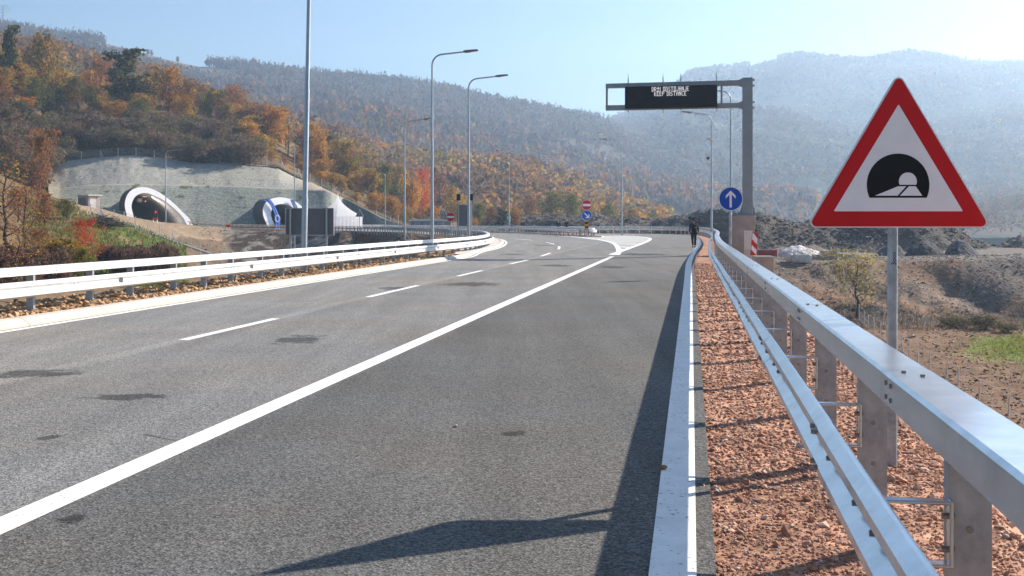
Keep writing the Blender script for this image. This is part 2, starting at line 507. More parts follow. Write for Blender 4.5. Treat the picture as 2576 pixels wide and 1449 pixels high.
# ---------------------------------------------------------------- ground
def C3(*c): return np.array(c, float)
def build_ground():
    pxs = np.concatenate([np.arange(-1600, -100, 40), np.arange(-100, 2700, 7), np.arange(2700, 4200, 40)]).astype(float)
    Ys = np.concatenate([np.geomspace(1.6, 30, 90), np.geomspace(30.4, 130, 130), np.linspace(131, 300, 150)])
    PX, Y = np.meshgrid(pxs, Ys)
    X = (PX - CX) / F * Y
    z, px, xp, off, d, n1, n2, left = ground_z(X, Y)
    c = np.zeros(X.shape + (3,))
    def put(mask, col):
        m = np.clip(mask, 0, 1)[..., None]; c[:] = c * (1 - m) + np.asarray(col) * m
    c[:] = (.16, .105, .065)
    # left side: bare soil, grass, dirt
    L = left.astype(float)
    put(L, (.17, .115, .07))
    wob = n1 * 26
    grass = L * (px < 470 + wob) * (Y > 95) * (Y < 182 + wob * .3) * (off > 4)
    put(grass, (.095, .125, .03))
    put(grass * (n2 > .12), (.20, .155, .07)); put(grass * (n1 + n2 * .5 > .22), (.075, .105, .022))
    put(L * (Y > 168 + (px - 222) * .12 + wob * .2) * (px < 640 + wob) * (px > 150), (.30, .215, .14))
    put(L * (px < 180 + wob) * (Y > 95), (.15, .10, .05))
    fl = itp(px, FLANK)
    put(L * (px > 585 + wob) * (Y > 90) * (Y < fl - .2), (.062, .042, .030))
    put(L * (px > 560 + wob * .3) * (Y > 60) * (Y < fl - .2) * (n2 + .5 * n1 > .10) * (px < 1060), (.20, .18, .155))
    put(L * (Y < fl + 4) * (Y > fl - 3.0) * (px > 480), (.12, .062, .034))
    put(L * (off < 4.4 + n2) * (Y < 72), (.36, .215, .115))
    put(L * (off < 7 + n2) * (off >= 4.4 + n2) * (Y < 72), (.25, .16, .095))
    # right side
    Rr = (~left).astype(float) * (d > 0)
    put(Rr, (.15, .082, .046))
    put(Rr * (n2 > .05), (.19, .112, .065))
    gr = Rr * np.clip(1.25 - ((px - 2570) / 150) ** 2 - ((Y - 79) / 9) ** 2 + n2 * 1.1, 0, 1)
    put(gr > .35, (.14, .17, .028)); put((gr > .35) * (n2 > .1), (.19, .15, .06))
    band = Rr * (Y > 93 + n1 * 3) * (d > 6)
    put(band, (.09, .08, .075)); put(band * (n2 > .08), (.045, .042, .042))
    up = Rr * (Y > 97.5 + n1 * 3) * (d > 6)
    put(up, (.215, .15, .108)); put(up * (n2 > .10), (.165, .122, .092)); put(up * (n1 > .12), (.22, .135, .085)); put(up * (px > 2430 + n1 * 400), (.13, .105, .09))
    put(Rr * (Y > 109.5), (.17, .145, .125))
    ver = Rr * (d < 4.5 + n2)
    put(ver, (.41, .225, .15))
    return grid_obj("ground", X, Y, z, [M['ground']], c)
def ground_material():
    m = mat("ground_soil", (.2, .15, .1), .95, var=.38, vscale=1.1, detail=10, attr="tint", bump=.9, bscale=2.2, coord='Object', bdist=.14, spec=.1)
    t = m.node_tree; N = t.nodes; L = t.links
    # a finer grain multiplied on top
    b = N["Principled BSDF"]
    old = b.inputs["Base Color"].links[0].from_socket
    tc = N.new("ShaderNodeTexCoord")
    n = N.new("ShaderNodeTexNoise"); n.inputs["Scale"].default_value = 9; n.inputs["Detail"].default_value = 8
    L.new(tc.outputs['Object'], n.inputs["Vector"])
    mr = N.new("ShaderNodeMapRange"); mr.inputs[1].default_value = .35; mr.inputs[2].default_value = .68; mr.inputs[3].default_value = .55; mr.inputs[4].default_value = 1.4
    L.new(n.outputs[0], mr.inputs[0])
    vm = N.new("ShaderNodeVectorMath"); vm.operation = 'SCALE'
    L.new(old, vm.inputs[0]); L.new(mr.outputs[0], vm.inputs[3]); L.new(vm.outputs[0], b.inputs["Base Color"])
    return m
M['ground'] = ground_material()
build_ground()
mbg = MB(); mbg.add([(-2500, -90, -9.3), (2500, -90, -9.3), (2500, 3000, -9.3), (-2500, 3000, -9.3)], [(0, 1, 2, 3)])
o = mbg.build("valley_floor", [mat("valley_soil", (.17, .14, .09), .95, var=.3, vscale=.05)]); o["kind"] = 'structure'

# ---------------------------------------------------------------- road
def asphalt():
    m = bpy.data.materials.new("asphalt"); m.use_nodes = True
    t = m.node_tree; N = t.nodes; L = t.links; b = N["Principled BSDF"]
    b.inputs["Roughness"].default_value = .85
    b.inputs["Specular IOR Level"].default_value = .12
    tc = N.new("ShaderNodeTexCoord"); pos = tc.outputs['Object']
    def math_(op, a, b_=None, c_=None):
        n = N.new("ShaderNodeMath"); n.operation = op
        for i, v in enumerate((a, b_, c_)):
            if v is None: continue
            if isinstance(v, (int, float)): n.inputs[i].default_value = v
            else: L.new(v, n.inputs[i])
        return n.outputs[0]
    def noise(scale, detail=4, vec=None, rough=.6):
        n = N.new("ShaderNodeTexNoise"); n.inputs["Scale"].default_value = scale; n.inputs["Detail"].default_value = detail; n.inputs["Roughness"].default_value = rough
        L.new(vec if vec is not None else pos, n.inputs["Vector"]); return n.outputs[0]
    def mrange(v, a, b_, c_, d_):
        n = N.new("ShaderNodeMapRange"); n.inputs[1].default_value = a; n.inputs[2].default_value = b_; n.inputs[3].default_value = c_; n.inputs[4].default_value = d_
        L.new(v, n.inputs[0]); return n.outputs[0]
    sp = N.new("ShaderNodeSeparateXYZ"); L.new(pos, sp.inputs[0])
    xp = math_('SUBTRACT', sp.outputs[0], math_('MULTIPLY', sp.outputs[1], SH))
    # lane paving strips: right lane fresher and darker
    wob = noise(.35, 3)
    edge = math_('ADD', xp, math_('MULTIPLY', math_('SUBTRACT', wob, .5), .25))
    lane = mrange(edge, -3.75, -3.45, 0.0, 1.0)
    far = mrange(sp.outputs[1], 22.0, 60.0, 0.0, 1.0)
    lane = math_('MULTIPLY', lane, math_('SUBTRACT', 1.0, math_('MULTIPLY', far, .75)))
    v = mrange(lane, 0, 1, .18, .108)
    lane3 = mrange(edge, -6.95, -6.75, 1.0, 0.0)
    v = math_('MULTIPLY', v, math_('ADD', 1.0, math_('MULTIPLY', lane3, .12)))
    # ghost of an old line between the dashes
    gh = math_('LESS_THAN', math_('ABSOLUTE', math_('ADD', edge, 6.9)), .14)
    v = math_('MULTIPLY', v, math_('ADD', 1.0, math_('MULTIPLY', gh, .17)))
    # streaks along the road
    rot = N.new("ShaderNodeMapping"); rot.vector_type = 'POINT'
    rot.inputs["Rotation"].default_value = (0, 0, math.atan(SH)); rot.inputs["Scale"].default_value = (1.6, .09, 1)
    L.new(pos, rot.inputs[0])
    st = noise(1.0, 5, rot.outputs[0])
    v = math_('MULTIPLY', v, mrange(st, .3, .7, .84, 1.16))
    v = math_('MULTIPLY', v, mrange(noise(.5, 5), .3, .7, .90, 1.10))
    # aggregate: grain of stones and bitumen
    vo = N.new("ShaderNodeTexVoronoi"); vo.inputs["Scale"].default_value = 80; L.new(pos, vo.inputs["Vector"])
    sepc = N.new("ShaderNodeSeparateColor"); L.new(vo.outputs["Color"], sepc.inputs[0])
    agg = mrange(sepc.outputs[0], 0, 1, .45, 1.55)
    v = math_('MULTIPLY', v, agg)
    v = math_('MULTIPLY', v, mrange(noise(30, 3), .3, .7, .72, 1.3))
    # oil and patch stains with their own outlines
    jit = noise(3.6, 8, rot.outputs[0] if False else None, .7)
    jw = math_('MULTIPLY', math_('SUBTRACT', jit, .5), 3.4)
    stain = None
    for (cx, cy, rx, ry, a) in STAINS:
        dx = math_('SUBTRACT', sp.outputs[0], cx); dy = math_('SUBTRACT', sp.outputs[1], cy)
        ca, sa = math.cos(a), math.sin(a)
        u = math_('DIVIDE', math_('ADD', math_('MULTIPLY', dx, ca), math_('MULTIPLY', dy, sa)), rx)
        w = math_('DIVIDE', math_('SUBTRACT', math_('MULTIPLY', dy, ca), math_('MULTIPLY', dx, sa)), ry)
        r = math_('ADD', math_('SQRT', math_('ADD', math_('MULTIPLY', u, u), math_('MULTIPLY', w, w))), jw)
        k = mrange(r, .78, 1.06, 1.0, 0.0)
        stain = k if stain is None else math_('MAXIMUM', stain, k)
    spots = mrange(noise(.75, 4, None, .55), .70, .76, 0.0, 1.0)
    spots = math_('MULTIPLY', spots, mrange(noise(5, 3), .4, .6, .2, 1.0))
    stain = math_('MAXIMUM', stain, math_('MULTIPLY', spots, .5))
    v = math_('MULTIPLY', v, math_('SUBTRACT', 1.0, math_('MULTIPLY', stain, .6)))
    # dusty soil tint
    cc = N.new("ShaderNodeCombineColor")
    dust = mrange(noise(.22, 4), .45, .7, 0.0, 1.0)
    L.new(math_('MULTIPLY', v, math_('ADD', 1.0, math_('MULTIPLY', dust, .10))), cc.inputs[0]); L.new(math_('MULTIPLY', v, .985), cc.inputs[1])
    L.new(math_('MULTIPLY', v, math_('SUBTRACT', .955, math_('MULTIPLY', dust, .10))), cc.inputs[2])
    L.new(cc.outputs[0], b.inputs["Base Color"])
    bp = N.new("ShaderNodeBump"); bp.inputs["Strength"].default_value = .55; bp.inputs["Distance"].default_value = .006
    L.new(vo.outputs["Distance"], bp.inputs["Height"]); L.new(bp.outputs[0], b.inputs["Normal"])
    return m
def stain_at(px, py, wpx, hpx):
    p = G(px, py); a = G(px - wpx / 2, py); b = G(px + wpx / 2, py); c = G(px, py - hpx / 2); d = G(px, py + hpx / 2)
    return (p.x, p.y, (b - a).length / 2, max(.12, abs(c.y - d.y) / 2), 0.0)
STAINS = [stain_at(750, 854, 110, 22), stain_at(320, 998, 190, 17), stain_at(70, 940, 230, 20), stain_at(1285, 1090, 75, 9),
          stain_at(180, 1305, 70, 14), stain_at(125, 1100, 50, 8), stain_at(1185, 715, 150, 10), stain_at(990, 725, 70, 7),
          stain_at(1620, 640, 120, 5), stain_at(1540, 672, 70, 5), stain_at(1395, 668, 80, 5), stain_at(1290, 640, 60, 3), stain_at(1370, 617, 60, 2)]
_a, _b = G(345, 1089), G(442, 1109)
STAINS.append(((_a.x + _b.x) / 2, (_a.y + _b.y) / 2, (_b - _a).length / 2, .025, math.atan2(_b.y - _a.y, _b.x - _a.x)))
M['asphalt'] = asphalt()
def paint_mat():
    m = mat("road_paint", (.80, .78, .74), .75, var=.10, vscale=3.5, bump=.4, bscale=120, bdist=.004)
    t = m.node_tree; N = t.nodes; L = t.links; b = N["Principled BSDF"]
    old = b.inputs["Base Color"].links[0].from_socket
    tc = N.new("ShaderNodeTexCoord")
    n = N.new("ShaderNodeTexNoise"); n.inputs["Scale"].default_value = 28; n.inputs["Detail"].default_value = 6
    L.new(tc.outputs['Object'], n.inputs["Vector"])
    n3 = N.new("ShaderNodeTexNoise"); n3.inputs["Scale"].default_value = 1.3; L.new(tc.outputs['Object'], n3.inputs["Vector"])
    ad = N.new("ShaderNodeMath"); ad.operation = 'MULTIPLY_ADD'; ad.inputs[1].default_value = .22; L.new(n3.outputs[0], ad.inputs[0]); L.new(n.outputs[0], ad.inputs[2])
    mr = N.new("ShaderNodeMapRange"); mr.inputs[1].default_value = .72; mr.inputs[2].default_value = .80; mr.inputs[3].default_value = 0; mr.inputs[4].default_value = .75
    L.new(ad.outputs[0], mr.inputs[0])
    mx = N.new("ShaderNodeMix"); mx.data_type = 'RGBA'; L.new(mr.outputs[0], mx.inputs[0]); L.new(old, mx.inputs[6]); mx.inputs[7].default_value = (.16, .15, .14, 1)
    L.new(mx.outputs[2], b.inputs["Base Color"])
    return m
M['paint'] = paint_mat()

# inner line (kerb line, nose, far flank) and outer line of the junction
KERB = [RX(LK, y) for y in (-25, -8, 6, 18, 32, 44, 52)] + [Vector((-1.75, 60, 0)), Vector((-.98, 70, 0)), Vector((-.62, 82, 0)), Vector((-.72, 95, 0)), Vector((-1.5, 108, 0)),
        Vector((-4.0, 122, 0)), Vector((-8.0, 143, 0)), Vector((-11.2, 153, .0)), Vector((-19.2, 182, .0)), Vector((-30.3, 204.6, .02)), Vector((-43.5, 221, .15)), Vector((-57.5, 234, .36)), Vector((-67, 241, .85)), Vector((-80, 249, 1.2))]
OUTER = [Vector((7.6, 120.5, 0)), Vector((5.2, 133, 0)), Vector((3.0, 148, 0)), Vector((-.4, 166, 0)), Vector((-3.6, 184, 0)), Vector((-7.4, 203, 0)), Vector((-15, 220, 0)), Vector((-26, 234, .02)), Vector((-41, 246, .1)), Vector((-60, 256, .35)), Vector((-80, 262, .9))]
RIGHT = [RX(.114, -25), RX(.114, -5), RX(.114, 10), RX(.114, 30), RX(.114, 45), RX(.33, 60), RX(.54, 69), RX(.82, 84), RX(.88, 106), RX(.66, 126), RX(.0, 138), RX(-1.5, 146), RX(-4.3, 152), RX(-9, 156), RX(-15, 158.5), RX(-24, 163), RX(-34, 172), Vector((-16, 190, 0))]
kerb_path = smooth_path(KERB, .8); outer_path = smooth_path(OUTER, 1.0); right_path = smooth_path(RIGHT, .8)
def sheet(name, poly, mats, z=0.0, kind='structure'):
    import bmesh
    from mathutils.geometry import tessellate_polygon
    vs = [(p[0], p[1], (p[2] if len(p) > 2 else 0) + z) for p in poly]
    tri = tessellate_polygon([[Vector((v[0], v[1], 0)) for v in vs]])
    me = bpy.data.meshes.new(name); me.from_pydata(vs, [], [tuple(t) for t in tri])
    bm = bmesh.new(); bm.from_mesh(me)
    for f in bm.faces:
        if f.normal.z < 0: f.normal_flip()
    bm.to_mesh(me); bm.free()
    for m_ in mats: me.materials.append(m_)
    o = bpy.data.objects.new(name, me); link(o)
    if kind: o["kind"] = kind
    return o
# main carriageway: from the kerb to the right edge, closed along the island nose
nose_i = min(range(len(kerb_path)), key=lambda i: abs(kerb_path[i].y - 150))
main_poly = [tuple(p) for p in kerb_path[:nose_i]] + [tuple(p) for p in reversed([q for q in outer_path if q.y < 178])][:] 
main_poly = [(p[0], p[1], 0) for p in main_poly]
rp = [(p.x, p.y, 0) for p in right_path]
# right branch passes behind the island: polygon of its own, butted on the line of the gore
main_poly = main_poly + [(8.6, 119.2, 0), (9.6, 121, 0), (9.2, 128, 0), (7.4, 140, 0), (4.6, 154, 0), (1.0, 170, 0), (-2.4, 186, 0)] + rp[::-1]
road = sheet("road", main_poly, [M['asphalt']], 0.0)
# exit ramp bending left toward the tunnels
ik = [p for p in kerb_path if p.y > 149.0]; ok = [p for p in outer_path if p.y > 177]
def strip(name, A, B, n, mats, z=0.0, kind='structure'):
    def samp(path, t):
        i = t * (len(path) - 1); k = min(int(i), len(path) - 2); return path[k].lerp(path[k + 1], i - k)
    mb = MB()
    vs = []
    for j in range(n + 1):
        a = samp(A, j / n); b = samp(B, j / n); vs += [(a.x, a.y, a.z + z), (b.x, b.y, b.z + z)]
    mb.add(vs, [(2 * j, 2 * j + 1, 2 * j + 3, 2 * j + 2) for j in range(n)])
    o = mb.build(name, mats)
    if o.data.polygons[0].normal.z < 0: o.data.flip_normals()
    if kind: o["kind"] = kind
    return o
strip("ramp_road", ik, ok, 40, [M['asphalt']], -.006)

# ---------------------------------------------------------------- painted lines
def line_sheet(name, pts, w0, w1, z=.005, step=.6, mats=None):
    """band between offsets w0..w1 to the right of a path"""
    path = smooth_path(pts, step) if step else [Vector(p) for p in pts]
    nn = normals(path, 1)
    mb = MB(); vs = []
    for p, n in zip(path, nn):
        a = p + n * w0; b = p + n * w1; vs += [(a.x, a.y, p.z + z), (b.x, b.y, p.z + z)]
    mb.add(vs, [(2 * j, 2 * j + 1, 2 * j + 3, 2 * j + 2) for j in range(len(path) - 1)])
    o = mb.build(name, mats or [M['paint']])
    if o.data.polygons[0].normal.z < 0: o.data.flip_normals()
    o["kind"] = 'structure'
    return o
line_sheet("right_edge_line", [p + Vector((-.09, 0, 0)) for p in RIGHT[:-1]], -.215, 0)
line_sheet("lane_line", [RX(-3.63, y) for y in (-20, 0, 20, 40, 53)], -.105, .105)
line_sheet("left_edge_line", KERB[:-1], .10, .24)
line_sheet("ramp_edge_line", OUTER[:-1], -.45, -.25)
DASH = [RX(-6.86, y) for y in (-20, 0, 15, 30, 44, 50)] + [Vector((2.0, 59.5, 0)), Vector((2.75, 68, 0)), Vector((3.05, 77, 0)), Vector((2.75, 88, 0)), Vector((1.35, 103, 0)), Vector((-1.6, 117, 0)), Vector((-5, 130, 0)), Vector((-9, 150, 0)), Vector((-15, 172, 0)), Vector((-24, 195, 0))]
dash_path = smooth_path(DASH, .5)
bounds = [(15.1, 19.4), (24.2, 29.0), (33.6, 38.0), (43.6, 48.6), (53.2, 59.3), (67, 75), (82, 90), (100, 109), (118, 126), (137, 145), (156, 164), (174, 182), (5.9, 10.2)]
for a, b in bounds:
    seg = [p for p in dash_path if a <= p.y <= b]
    line_sheet("lane_dash", [tuple(p) for p in seg], -.075, .075, step=None)
# gore: hatched area between the two branches
tip = G(1545, 641)
gl = [tip, G(1551, 629), G(1540, 613), G(1515, 605.5), G(1480, 600.5), G(1446, 596.6), G(1400, 593.4)]
gr_ = [tip, G(1590, 624), G(1622, 612), G(1638, 603.5), G(1634, 598.5), G(1600, 594.5), G(1540, 592), G(1492, 591)]
gl_s = smooth_path([tuple(p) for p in gl], .7); gr_s = smooth_path([tuple(p) for p in gr_], .7)
line_sheet("gore_line", [tuple(p) for p in gl], -.02, .28, .006)
line_sheet("gore_line", [tuple(p) for p in gr_], -.28, .02, .0065)
def x_at(path, y):
    best = [p for p in path if abs(p.y - y) < .9]
    return (min(best, key=lambda p: abs(p.y - y)).x) if best else None
mbh = MB(); y = 60.0
while y < 128:
    a, b = x_at(gl_s, y), x_at(gr_s, y + 1.6)
    c_, d_ = x_at(gl_s, y + 1.8), x_at(gr_s, y + 3.4)
    if None not in (a, b, c_, d_) and b - a > .6:
        mbh.add([(a + .2, y, .0045), (b - .2, y + 1.6, .0045), (d_ - .2, y + 3.4, .0045), (c_ + .2, y + 1.8, .0045)], [(0, 1, 2, 3)])
    y += 4.6 if y < 84 else 4.0
hb = mbh.build("gore_hatching", [M['paint']]); hb["kind"] = 'structure'

# ---------------------------------------------------------------- kerb on the left
kp = [p for p in kerb_path if p.y < 118]
kn = normals(kp, -1)
mk = MB()
seglen = 3
for i in range(0, len(kp) - 1, seglen):
    j = min(i + seglen, len(kp) - 1)
    pts = [kp[q].copy() for q in range(i, j + 1)]
    if len(pts) < 2: continue
    ns = kn[i:j + 1]
    # small joint between stones
    d0 = (pts[1] - pts[0]).normalized() * .006; pts[0] += d0; d1 = (pts[-1] - pts[-2]).normalized() * .006; pts[-1] -= d1
    mk.sweep([(0.0, -.2), (0.0, .03), (.14, .12), (.30, .13), (.315, .12), (.315, -.2)], pts, ns)
o = mk.build("kerb", [M['kerb']]); o["kind"] = 'structure'
# paved apron widening round the nose
ap = [p for p in kerb_path if 52 < p.y < 108]
an = normals(ap, -1)
mb = MB(); vs = []
for p, n in zip(ap, an):
    w = .9 * math.sin(math.pi * min(1, max(0, (p.y - 52) / 56))) + .33
    a = p + n * .33; b = p + n * (w + .3)
    vs += [(a.x, a.y, .118), (b.x, b.y, .15)]
mb.add(vs, [(2 * j, 2 * j + 1, 2 * j + 3, 2 * j + 2) for j in range(len(ap) - 1)])
o = mb.build("pavement", [M['kerb']]); o["kind"] = 'structure'
# low kerb round the island
isl = [(-3.2, 185), (-.1, 167), (3.4, 148.6), (5.6, 133.5), (7.7, 122.5), (8.6, 120.6), (9.4, 121.4), (9.1, 127), (7.3, 139), (4.6, 152.8), (.9, 169), (-2.4, 184)]
ip = smooth_path([(a, b, 0) for a, b in isl], .8)
mb = MB(); mb.sweep([(0, -.1), (0, .10), (.2, .12), (.24, -.1)], ip, normals(ip, 1)); o = mb.build("island_kerb", [M['kerb']]); o["kind"] = 'structure'
def soil_mat():
    return mat("island_soil", (.22, .085, .04), .95, var=.4, vscale=1.5, bump=.6, bscale=5, bdist=.08)
o = sheet("traffic_island", [(p.x, p.y, 0) for p in ip], [soil_mat()], .09)
# ---------------------------------------------------------------- rock cutting above the tunnels
CT_TOP = [(122, 420), (155, 405), (250, 395), (330, 390), (420, 398), (480, 405), (600, 410), (700, 418), (740, 440), (790, 460), (830, 480), (880, 502), (960, 545), (1005, 562)]
CT_BEN = [(122, 470), (150, 474), (215, 466), (330, 463), (600, 468), (820, 480), (880, 508), (960, 549), (1005, 563)]
CT_BOT = [(122, 508), (130, 511), (222, 522), (300, 540), (360, 552), (420, 562), (480, 568), (566, 573), (850, 570), (1005, 566)]
CT_DY = [(122, 0), (300, 0), (400, 3), (490, 5), (700, 6), (815, 8), (835, 9), (862, 20), (940, 8), (1005, 2)]
def build_cutting():
    pxs = np.arange(122, 1006, 4.0)
    rows = []
    n_low, n_up = 26, 26
    for j in range(n_low + n_up + 4):
        dY = itp(pxs, CT_DY)
        wide = itp(pxs, [(122, 1), (740, 1), (860, .6), (1005, .15)])
        zb, zm, zt = zat(itp(pxs, CT_BOT), 241 + dY) - .6, zat(itp(pxs, CT_BEN), 262 + dY), zat(itp(pxs, CT_TOP), 286 + dY * .6)
        if j <= n_low:
            t = j / n_low; Y = 241 + dY + 21 * wide * t; z = zb + (zm - zb) * t; am = .22
        elif j <= n_low + 1:
            t = 1; Y = 241 + dY + 24 * wide; z = zm - .1; am = .2
        elif j <= n_low + n_up + 1:
            t = (j - n_low - 1) / n_up; Y = (241 + dY + 24 * wide) + (286 + dY * .6 - (241 + dY + 24 * wide)) * t; z = zm - .1 + (zt - zm) * t; am = .6
        else:
            t = (j - n_low - n_up - 1); Y = 286 + dY * .6 + 3 * t; z = zt - .2 * t * t; am = .3
        rows.append((Y, z, am))
    Y = np.array([r[0] for r in rows]); Z = np.array([r[1] for r in rows]); A = np.array([r[2] for r in rows])[:, None]
    X = (pxs[None] - CX) / F * Y
    n = fbm(X / 5 + Z / 6, Z / 5, 5, 9); n2 = fbm(X / .9, Z / 1.4 + X / 3, 3, 21)
    Y = Y + A * (n * 1.5 + n2 * .6); Z = Z + A * n2 * .18
    c = np.zeros(X.shape + (3,))
    c[:] = (.25, .255, .22)
    up = (np.arange(X.shape[0]) > n_low + 1)[:, None, None]
    c[:] = np.where(up, (.30, .29, .255), c)
    ben = (np.abs(np.arange(X.shape[0]) - n_low - .5) < 1.2)[:, None, None]
    c[:] = np.where(ben, (.37, .33, .27), c)
    k = (fbm(X / 14, Z / 4, 4, 31) > .12)[..., None] & up
    c[:] = np.where(k, (.32, .30, .25), c)
    gr = ((fbm(X / 2.2, Z / 1.2, 3, 41) > .42) & ~up[..., 0])[..., None]
    c[:] = np.where(gr, (.10, .115, .06), c)
    lx = np.clip((170 - pxs) / 40, 0, 1)[None, :, None]
    c[:] = c * (1 - lx) + np.array((.32, .27, .20)) * lx
    rt = np.clip((pxs - 720) / 60, 0, 1)[None, :, None] * up
    c[:] = c * (1 - rt) + np.array((.31, .26, .20)) * rt
    facet_shade = np.clip((pxs - 862) / 10, 0, 1)[None, :, None]  # facet turned away from the sun: its shade is put into the colour
    c[:] = c * (1 - facet_shade) + np.array((.13, .145, .13)) * facet_shade
    m = mat("cut_rock", (.3, .3, .28), .95, var=.24, vscale=.9, detail=9, attr="tint", bump=.4, bscale=1.6, bdist=.35, spec=.1)
    # rows of netting over the lower slope
    t = m.node_tree; N = t.nodes; L = t.links; b = N["Principled BSDF"]
    old = b.inputs["Base Color"].links[0].from_socket
    tc = N.new("ShaderNodeTexCoord"); mp = N.new("ShaderNodeMapping"); mp.inputs["Rotation"].default_value = (R(90), 0, 0)
    L.new(tc.outputs['Object'], mp.inputs[0])
    br = N.new("ShaderNodeTexBrick"); br.inputs["Scale"].default_value = .42; br.inputs["Mortar Size"].default_value = .022; br.inputs["Color1"].default_value = (1, 1, 1, 1); br.inputs["Color2"].default_value = (.88, .9, .88, 1); br.inputs["Mortar"].default_value = (.62, .62, .6, 1)
    nz = N.new("ShaderNodeTexNoise"); nz.inputs["Scale"].default_value = .35; L.new(tc.outputs['Object'], nz.inputs["Vector"])
    va = N.new("ShaderNodeVectorMath"); va.operation = 'MULTIPLY_ADD'; va.inputs[1].default_value = (2.5, 2.5, 2.5); L.new(nz.outputs["Color"], va.inputs[0]); L.new(mp.outputs[0], va.inputs[2])
    L.new(va.outputs[0], br.inputs["Vector"])
    sz = N.new("ShaderNodeSeparateXYZ"); L.new(tc.outputs['Object'], sz.inputs[0])
    mr = N.new("ShaderNodeMapRange"); mr.inputs[1].default_value = 8.6; mr.inputs[2].default_value = 9.6; mr.inputs[3].default_value = 1; mr.inputs[4].default_value = 0
    L.new(sz.outputs[2], mr.inputs[0])
    mx = N.new("ShaderNodeMix"); mx.data_type = 'RGBA'; mx.blend_type = 'MULTIPLY'; L.new(mr.outputs[0], mx.inputs[0]); L.new(old, mx.inputs[6]); L.new(br.outputs[0], mx.inputs[7])
    L.new(mx.outputs[2], b.inputs["Base Color"])
    return grid_obj("rock_cutting", X, Y, Z, [m], c), (X, Y, Z)
cut_o, CUTG = build_cutting()

# ---------------------------------------------------------------- hills
HILL_MAT = mat("forest_floor", (.12, .09, .05), .95, var=.35, vscale=.10, detail=8, attr="tint", bump=.6, bscale=.25, bdist=1.0, spec=.05)
class Hill:
    def __init__(s, name, px0, px1, step, Y0, Y1, base, ridge, colf, rows=50, amp=6, sc=60, p=1.0, seed=1, dY=None):
        s.px0, s.px1, s.step, s.rows = px0, px1, step, rows
        pxs = np.arange(px0, px1 + 1, step, dtype=float)
        t = np.linspace(0, 1, rows)[:, None]
        Yb = itp(pxs, Y0) if isinstance(Y0, list) else np.full(pxs.shape, float(Y0))
        Yr = (itp(pxs, Y1) if isinstance(Y1, list) else np.full(pxs.shape, float(Y1)))
        zb = itp(pxs, base); zr = zat(itp(pxs, ridge), Yr)
        Y = Yb + (Yr - Yb) * t; X = (pxs - CX) / F * Y
        Z = zb + (zr - zb) * t ** p + fbm(X / sc, Y / sc, 5, seed) * amp * np.sin(np.pi * np.clip(t, 0, 1)) ** .8
        s.X, s.Y, s.Z = X, Y, Z
        c = colf(X, Y, Z, np.broadcast_to(pxs, X.shape), np.broadcast_to(t, X.shape))
        # back slope
        bk = [(Yr + (Yr - Yb) * .12, zr - (zr - zb) * .1), (Yr + (Yr - Yb) * .6, zb - 1)]
        Xb = np.stack([(pxs - CX) / F * q[0] for q in bk]); Ybk = np.stack([q[0] for q in bk]); Zb = np.stack([q[1] for q in bk])
        grid_obj(name, np.vstack([X, Xb]), np.vstack([Y, Ybk]), np.vstack([Z, Zb]), [HILL_MAT], np.concatenate([c, c[-1:], c[-1:]], 0))
        s.c = c
    def sample(s, n, rng, lo=0.0, hi=1.0, pxr=None, pw=1.0):
        nr, nc = s.X.shape
        a = (lo + (hi - lo) * rng.random(n) ** pw) * (nr - 1.001)
        if pxr: b = (pxr[0] - s.px0 + (pxr[1] - pxr[0]) * rng.random(n)) / s.step
        else: b = rng.random(n) * (nc - 1.001)
        b = np.clip(b, 0, nc - 1.001)
        i = a.astype(int); j = b.astype(int); fa = (a - i)[:, None]; fb = (b - j)[:, None]
        A = np.stack([s.X, s.Y, s.Z], -1)
        p = (A[i, j] * (1 - fa) + A[i + 1, j] * fa) * (1 - fb) + (A[i, j + 1] * (1 - fa) + A[i + 1, j + 1] * fa) * fb
        return p, s.px0 + b * s.step, a / (nr - 1)
    def at(s, px, t):
        nr, nc = s.X.shape
        a = min(max(t, 0), .999) * (nr - 1); b = min(max((px - s.px0) / s.step, 0), nc - 1.001)
        i, j = int(a), int(b); fa, fb = a - i, b - j
        A = lambda q, w: np.array([s.X[q, w], s.Y[q, w], s.Z[q, w]])
        i2 = min(i + 1, nr - 1)
        return Vector((A(i, j) * (1 - fa) + A(i2, j) * fa) * (1 - fb) + (A(i, j + 1) * (1 - fa) + A(i2, j + 1) * fa) * fb)
def col_near(X, Y, Z, px, t):
    c = np.zeros(X.shape + (3,)); n = fbm(X / 12, Y / 12, 4, 51)[..., None]
    c[:] = (.13, .085, .045); c[:] = np.where(n > .1, (.17, .10, .045), c); c[:] = np.where(n < -.2, (.07, .06, .03), c)
    return c
def col_mid(X, Y, Z, px, t):
    c = np.zeros(X.shape + (3,)); n = fbm(X / 30, Y / 30, 4, 61)[..., None]
    c[:] = (.15, .095, .04); c[:] = np.where(n > .12, (.16, .12, .045), c); c[:] = np.where(n < -.2, (.12, .075, .05), c)
    return c
def col_far(X, Y, Z, px, t):
    c = np.zeros(X.shape + (3,)); n = fbm(X / 120, Y / 120, 4, 71)[..., None]
    c[:] = (.085, .068, .055); c[:] = np.where(n > .1, (.11, .08, .05), c)
    px = px + fbm(X / 60, Z / 30, 3, 5) * 60
    gra = ((px > 140) & (px < 880) & (t > .83) & (px < 520 + (1 - t) * 1000))[..., None]
    c[:] = np.where(gra, (.16, .13, .10), c)
    gr2 = ((px > 1330) & (px < 1760) & (np.abs(t - .62 + (px - 1450) * .0006) < .10))[..., None]
    c[:] = np.where(gr2, (.14, .115, .09), c)
    return c
